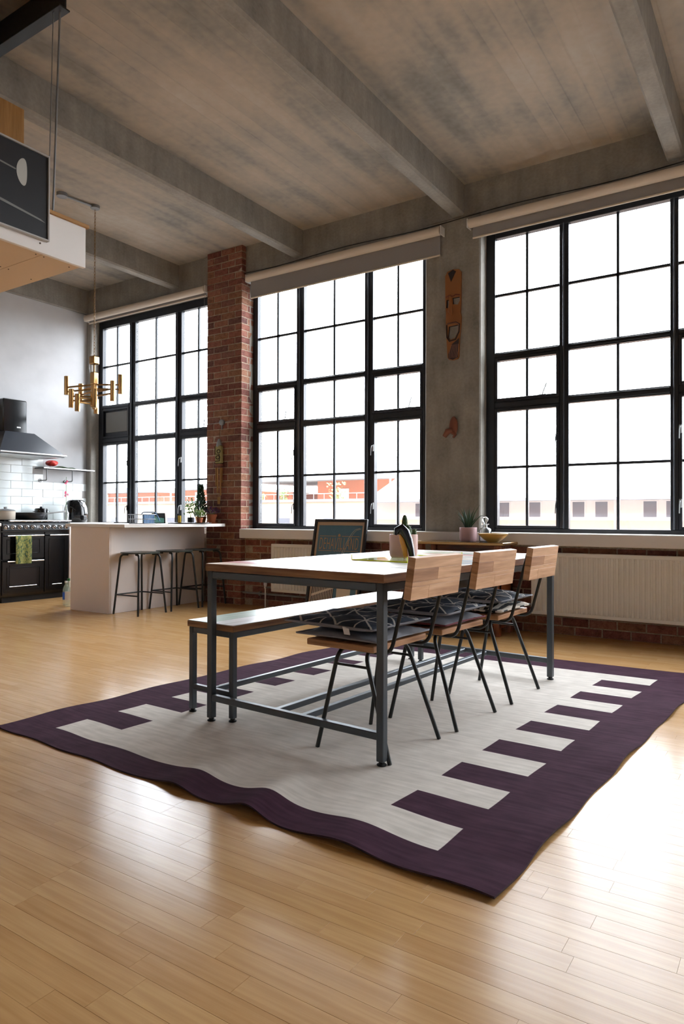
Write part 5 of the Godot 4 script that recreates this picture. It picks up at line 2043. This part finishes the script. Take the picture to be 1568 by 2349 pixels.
func chandelier() -> void:
	var c := thing("chandelier", "brass tube chandelier hanging on a long chain in front of the kitchen", "chandelier", v3(-5.873, 2.03, 1.616))
	var g := G.new()
	g.lathe([Vector2(0, 2.06), Vector2(0.045, 2.06), Vector2(0.045, 2.088), Vector2(0, 2.088)], 20)
	part(c, "ceiling_box", g, M.galvanised)
	g = G.new()
	g.tube([v3(-0.0, 2.075, 0.0), v3(-0.039, 2.075, 0.347)], 0.012, 8)
	g.lathe([Vector2(0, 2.055), Vector2(0.05, 2.055), Vector2(0.05, 2.088), Vector2(0, 2.088)], 18, v3(-0.039, 0, 0.347))
	part(c, "conduit", g, M.galvanised)
	# chain of links
	g = G.new()
	var y := 0.575
	var i := 0
	while y < 2.06:
		var e := []
		for k in 9:
			var a := TAU * k / 8.0
			var s := cos(a) * 0.008
			e.append(v3(s if i % 2 == 0 else 0.0, y + sin(a) * 0.019, s if i % 2 == 1 else 0.0))
		g.tube(e, 0.0022, 4, false)
		y += 0.031
		i += 1
	part(c, "chain", g, M.brass_worn)
	g = G.new()
	var fx := []
	for k in 12:
		fx.append(v3(-0.012 - 0.035 * sin(PI * k / 11.0), 0.6 - 0.25 * k / 11.0, 0.02))
	g.tube(fx, 0.003, 5)
	part(c, "flex", g, M.pale_glass)
	g = G.new()
	g.box(v3(0, 0.535, 0), v3(0.075, 0.085, 0.075), 0.01)
	part(c, "top_block", g, M.brass)
	g = G.new()
	g.tube([v3(0, 0.49, 0), v3(0, 0.41, 0)], 0.009, 10)
	part(c, "neck", g, M.brass)
	g = G.new()
	g.box(v3(0, 0.355, 0), v3(0.06, 0.125, 0.06), 0.008)
	part(c, "core", g, M.brass)
	g = G.new()
	g.box(v3(0, 0.19, 0), v3(0.05, 0.22, 0.05), 0.008)
	part(c, "core", g, M.brass)
	g = G.new()
	g.lathe([Vector2(0, 0.04), Vector2(0.016, 0.045), Vector2(0.022, 0.065), Vector2(0.018, 0.085), Vector2(0, 0.09)], 14)
	part(c, "finial", g, M.brass)
	# hanging tubes round the core at staggered heights, each on a pair of level arms
	var tubes := [[-0.36, 0.06, 0.215, 0.19], [-0.295, -0.06, 0.155, 0.185], [-0.25, -0.17, 0.115, 0.15], [-0.155, 0.15, 0.055, 0.185], [-0.10, -0.10, 0.02, 0.15], [0.0, 0.19, 0.0, 0.17], [0.185, 0.13, 0.03, 0.18], [0.215, -0.15, 0.20, 0.195], [0.31, 0.02, 0.095, 0.20]]
	for q in tubes:
		g = G.new()
		g.tube([v3(q[0], q[2], q[1]), v3(q[0], q[2] + q[3], q[1])], 0.026, 6)
		part(c, "brass_tube", g, M.brass)
		var ya := clampf(q[2] + q[3] * 0.5, 0.115, 0.27)
		var d := v3(q[0], 0, q[1]).normalized()
		for k in [0.022, -0.022]:
			g = G.new()
			g.bar(d * 0.02 + v3(0, ya + k, 0), v3(q[0], ya + k, q[1]) - d * 0.02, 0.014, 0.016, 0.003)
			part(c, "arm", g, M.brass_worn)


func build_console() -> void:
	var c := thing("side_cabinet", "small dark lacquer cabinet with brass edged glass top beneath the sill", "cabinet", v3(-2.47, 0, 0.29))
	var hx := 0.385
	var hz := 0.16
	var g := G.new()
	g.axis = 1
	g.span(v3(-hx, 0.07, -hz), v3(hx, 0.66, hz), 0.003)
	part(c, "carcass", g, M.mahogany)
	for sx in [-1, 1]:
		for sz in [-1, 1]:
			g = G.new()
			g.axis = 1
			g.span(v3(sx * hx - sx * 0.05, 0.0, sz * hz - sz * 0.05), v3(sx * hx, 0.765, sz * hz), 0.003)
			part(c, "corner_post", g, M.mahogany)
	g = G.new()
	g.span(v3(-hx + 0.01, 0.66, -hz + 0.01), v3(hx - 0.01, 0.765, -hz + 0.03))
	part(c, "back_rail", g, M.mahogany)
	for y in [[0.10, 0.36], [0.375, 0.635]]:
		for x in [[-hx + 0.055, -0.004], [0.004, hx - 0.055]]:
			g = G.new()
			g.span(v3(x[0], y[0], hz), v3(x[1], y[1], hz + 0.014), 0.003)
			var d := part(c, "drawer", g, M.lacquer)
			var mx: float = (x[0] + x[1]) / 2.0
			var my: float = (y[0] + y[1]) / 2.0
			g = G.new()
			for k in 2:
				var e := []
				for i in 17:
					var a := TAU * i / 16.0
					var r := 0.034 * (0.6 + 0.4 * cos(3.0 * a + k)) if k == 1 else 0.024
					e.append(v3(mx + 0.02 + cos(a) * r, my + 0.03 + sin(a) * r, hz + 0.0145))
				g.tube(e, 0.0022, 5, false)
			g.tube([v3(mx + 0.01, my + 0.01, hz + 0.0145), v3(mx - 0.02, my - 0.03, hz + 0.0145), v3(mx - 0.03, my - 0.08, hz + 0.0145)], 0.0025, 5)
			g.tube([v3(mx - 0.02, my - 0.03, hz + 0.0145), v3(mx - 0.05, my - 0.01, hz + 0.0145)], 0.004, 5)
			part(d, "gilt_flower", g, M.brass_worn)
			g = G.new()
			g.lathe([Vector2(0, 0), Vector2(0.006, 0), Vector2(0.006, 0.008), Vector2(0.011, 0.014), Vector2(0.008, 0.02), Vector2(0, 0.021)], 12)
			var kn := part(d, "knob", g, M.brass)
			kn.rotation.x = PI / 2.0
			kn.position = v3(mx, y[1] - 0.04, hz + 0.014)
	g = G.new()
	for y in [0.085, 0.367, 0.645]:
		g.tube([v3(-hx + 0.05, y, hz + 0.008), v3(hx - 0.05, y, hz + 0.008)], 0.006, 8)
	part(c, "brass_moulding", g, M.brass)
	g = G.new()
	g.span(v3(-hx - 0.03, 0.765, hz - 0.0), v3(hx + 0.04, 0.79, hz + 0.028), 0.004)
	g.span(v3(-hx - 0.03, 0.765, -hz - 0.02), v3(hx + 0.04, 0.79, -hz + 0.005), 0.004)
	g.span(v3(-hx - 0.03, 0.765, -hz), v3(-hx - 0.005, 0.79, hz), 0.004)
	g.span(v3(hx + 0.015, 0.765, -hz), v3(hx + 0.04, 0.79, hz), 0.004)
	part(c, "top_rim", g, M.brass)
	g = G.new()
	g.span(v3(-hx - 0.01, 0.768, -hz), v3(hx + 0.02, 0.788, hz + 0.005))
	part(c, "glass_top", g, M.oven_glass)
	var y := 0.790
	# spiky plant
	var p := thing("potted_spiky_plant", "spiky dark green plant in a mauve pot on the side cabinet", "plant", v3(-2.442, y, 0.27))
	pot(p, 0.077, 0.125, M.pot_mauve, false)
	g = G.new()
	for i in 34:
		var a := rng.randf() * TAU
		var out := rng.randf_range(0.01, 0.10)
		var h := rng.randf_range(0.10, 0.22)
		var b := v3(cos(a) * 0.02, 0.11, sin(a) * 0.02)
		var m := b + v3(cos(a) * out * 0.4, h * 0.6, sin(a) * out * 0.4)
		g.tube([b, m, b + v3(cos(a) * out, h, sin(a) * out)], [0.0055, 0.005, 0.0008], 5, false, 0.5)
	g.tube([v3(0.01, 0.11, 0), v3(0.07, 0.18, 0.01), v3(0.12, 0.225, 0.02), v3(0.165, 0.235, 0.03)], [0.005, 0.0045, 0.003, 0.0006], 5, false, 0.5)
	part(p, "blades", g, M.plant_dark)
	# decanter
	var d := thing("decanter", "cut glass decanter with a ball stopper on the side cabinet", "decanter", v3(-2.327, y, 0.16))
	g = G.new()
	g.lathe([Vector2(0, 0.0), Vector2(0.05, 0.0), Vector2(0.055, 0.006), Vector2(0.055, 0.095), Vector2(0.045, 0.115), Vector2(0.02, 0.125), Vector2(0.018, 0.145), Vector2(0.034, 0.15), Vector2(0.034, 0.157), Vector2(0.014, 0.158), Vector2(0.013, 0.125), Vector2(0.04, 0.108), Vector2(0.047, 0.09), Vector2(0.047, 0.012), Vector2(0, 0.012)], 24, Vector3.ZERO, 12, 0.03)
	part(d, "body", g, M.crystal)
	g = G.new()
	g.lathe([Vector2(0, 0.145), Vector2(0.012, 0.146), Vector2(0.013, 0.165), Vector2(0.02, 0.172), Vector2(0.028, 0.19), Vector2(0.027, 0.203), Vector2(0.016, 0.218), Vector2(0, 0.222)], 20)
	part(d, "stopper", g, M.crystal)
	# scalloped bowl
	var b := thing("scalloped_bowl", "shallow gold scalloped bowl on the side cabinet", "bowl", v3(-2.175, y, 0.36))
	g = G.new()
	g.lathe([Vector2(0, 0), Vector2(0.05, 0), Vector2(0.052, 0.006), Vector2(0.085, 0.03), Vector2(0.118, 0.06), Vector2(0.128, 0.075), Vector2(0.122, 0.076), Vector2(0.11, 0.06), Vector2(0.078, 0.033), Vector2(0.045, 0.011), Vector2(0, 0.009)], 96, Vector3.ZERO, 24, 0.10)
	part(b, "dish", g, M.bowl_gold)


func build_small_things() -> void:
	var y := 0.7755
	var turn := Transform3D(Basis(Vector3.UP, deg_to_rad(-3.7)), v3(-1.83, 0, 2.64))
	# acrylic tray
	var at := turn * v3(0.07, y, 0.03)
	var t := thing("acrylic_tray", "clear neon yellow acrylic tray on the dining table", "tray", at, -3.7)
	var hx := 0.17
	var hz := 0.29
	var g := G.new()
	g.span(v3(-hx, 0, -hz), v3(hx, 0.004, hz))
	part(t, "base", g, M.acrylic)
	for s in [-1, 1]:
		g = G.new()
		g.span(v3(s * hx - s * 0.004, 0.004, -hz), v3(s * hx, 0.03, hz))
		part(t, "side", g, M.acrylic)
		g = G.new()
		g.span(v3(-hx + 0.004, 0.004, s * hz - s * 0.004), v3(hx - 0.004, 0.03, s * hz))
		part(t, "side", g, M.acrylic)
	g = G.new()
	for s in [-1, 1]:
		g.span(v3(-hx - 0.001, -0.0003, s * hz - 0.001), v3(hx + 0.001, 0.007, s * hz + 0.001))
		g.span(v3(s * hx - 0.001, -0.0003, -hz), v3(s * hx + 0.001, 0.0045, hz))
	part(t, "yellow_edge", g, M.neon_edge).name = "painted_glow_edge"  # strips coloured to stand for the edge glow
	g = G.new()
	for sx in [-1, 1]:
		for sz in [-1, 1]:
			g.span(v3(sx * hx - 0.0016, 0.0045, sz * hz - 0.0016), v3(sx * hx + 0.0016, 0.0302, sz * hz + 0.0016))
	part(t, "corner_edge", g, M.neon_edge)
	# cactus
	var p := thing("potted_cactus", "clump of ribbed cactus in a pale pink pot on the dining table", "plant", v3(-1.818, y + 0.0045, 2.63))
	pot(p, 0.078, 0.128, M.pot_pink, false)
	var stems := [[0.0, -0.012, 0.235, 0.019], [0.035, 0.02, 0.18, 0.022], [-0.045, 0.0, 0.15, 0.019], [-0.02, 0.035, 0.165, 0.018], [0.055, -0.02, 0.16, 0.014], [0.01, -0.05, 0.15, 0.018], [-0.008, 0.02, 0.172, 0.016]]
	for s in stems:
		var k := v3(s[0], 0.105, s[1])
		g = G.new()
		var hgt: float = s[2] - 0.105
		g.lathe([Vector2(s[3] * 0.8, 0), Vector2(s[3], hgt * 0.3), Vector2(s[3] * 0.95, hgt * 0.6), Vector2(s[3] * 0.75, hgt * 0.85), Vector2(s[3] * 0.4, hgt * 0.97), Vector2(0, hgt)], 42, k, 7, 0.28)
		var st := part(p, "stem", g, M.cactus)
		g = G.new()
		for r in 7:
			var a := TAU * (r + 0.5) / 7.0
			for j in 6:
				var yy := hgt * (0.12 + j * 0.15)
				var rad: float = s[3] * (1.0 if j < 4 else 0.8)
				var q := k + v3(cos(a) * rad, yy, sin(a) * rad)
				g.tube([q, q + v3(cos(a) * 0.005, 0.004, sin(a) * 0.005)], [0.0016, 0.0004], 4, false)
		part(st, "spines", g, M.spine)
	# glazed bird like ornament before the cactus
	var o := thing("glazed_ornament", "glossy black and orange curved ceramic ornament before the cactus", "ornament", v3(-1.742, y + 0.006, 2.735), 30.0)
	g = G.new()
	g.tube([v3(0.03, 0, 0), v3(0.022, 0.05, 0), v3(0.008, 0.10, 0), v3(-0.01, 0.14, 0), v3(-0.03, 0.163, 0), v3(-0.052, 0.15, 0), v3(-0.06, 0.125, 0)], [0.016, 0.017, 0.022, 0.026, 0.025, 0.019, 0.006], 16)
	part(o, "curved_body", g, M.glaze_black)
	g = G.new()
	g.tube([v3(-0.005, 0, 0.0), v3(-0.012, 0.05, 0), v3(-0.026, 0.10, 0), v3(-0.038, 0.128, 0)], [0.012, 0.015, 0.014, 0.006], 14)
	part(o, "orange_breast", g, M.glaze_orange)
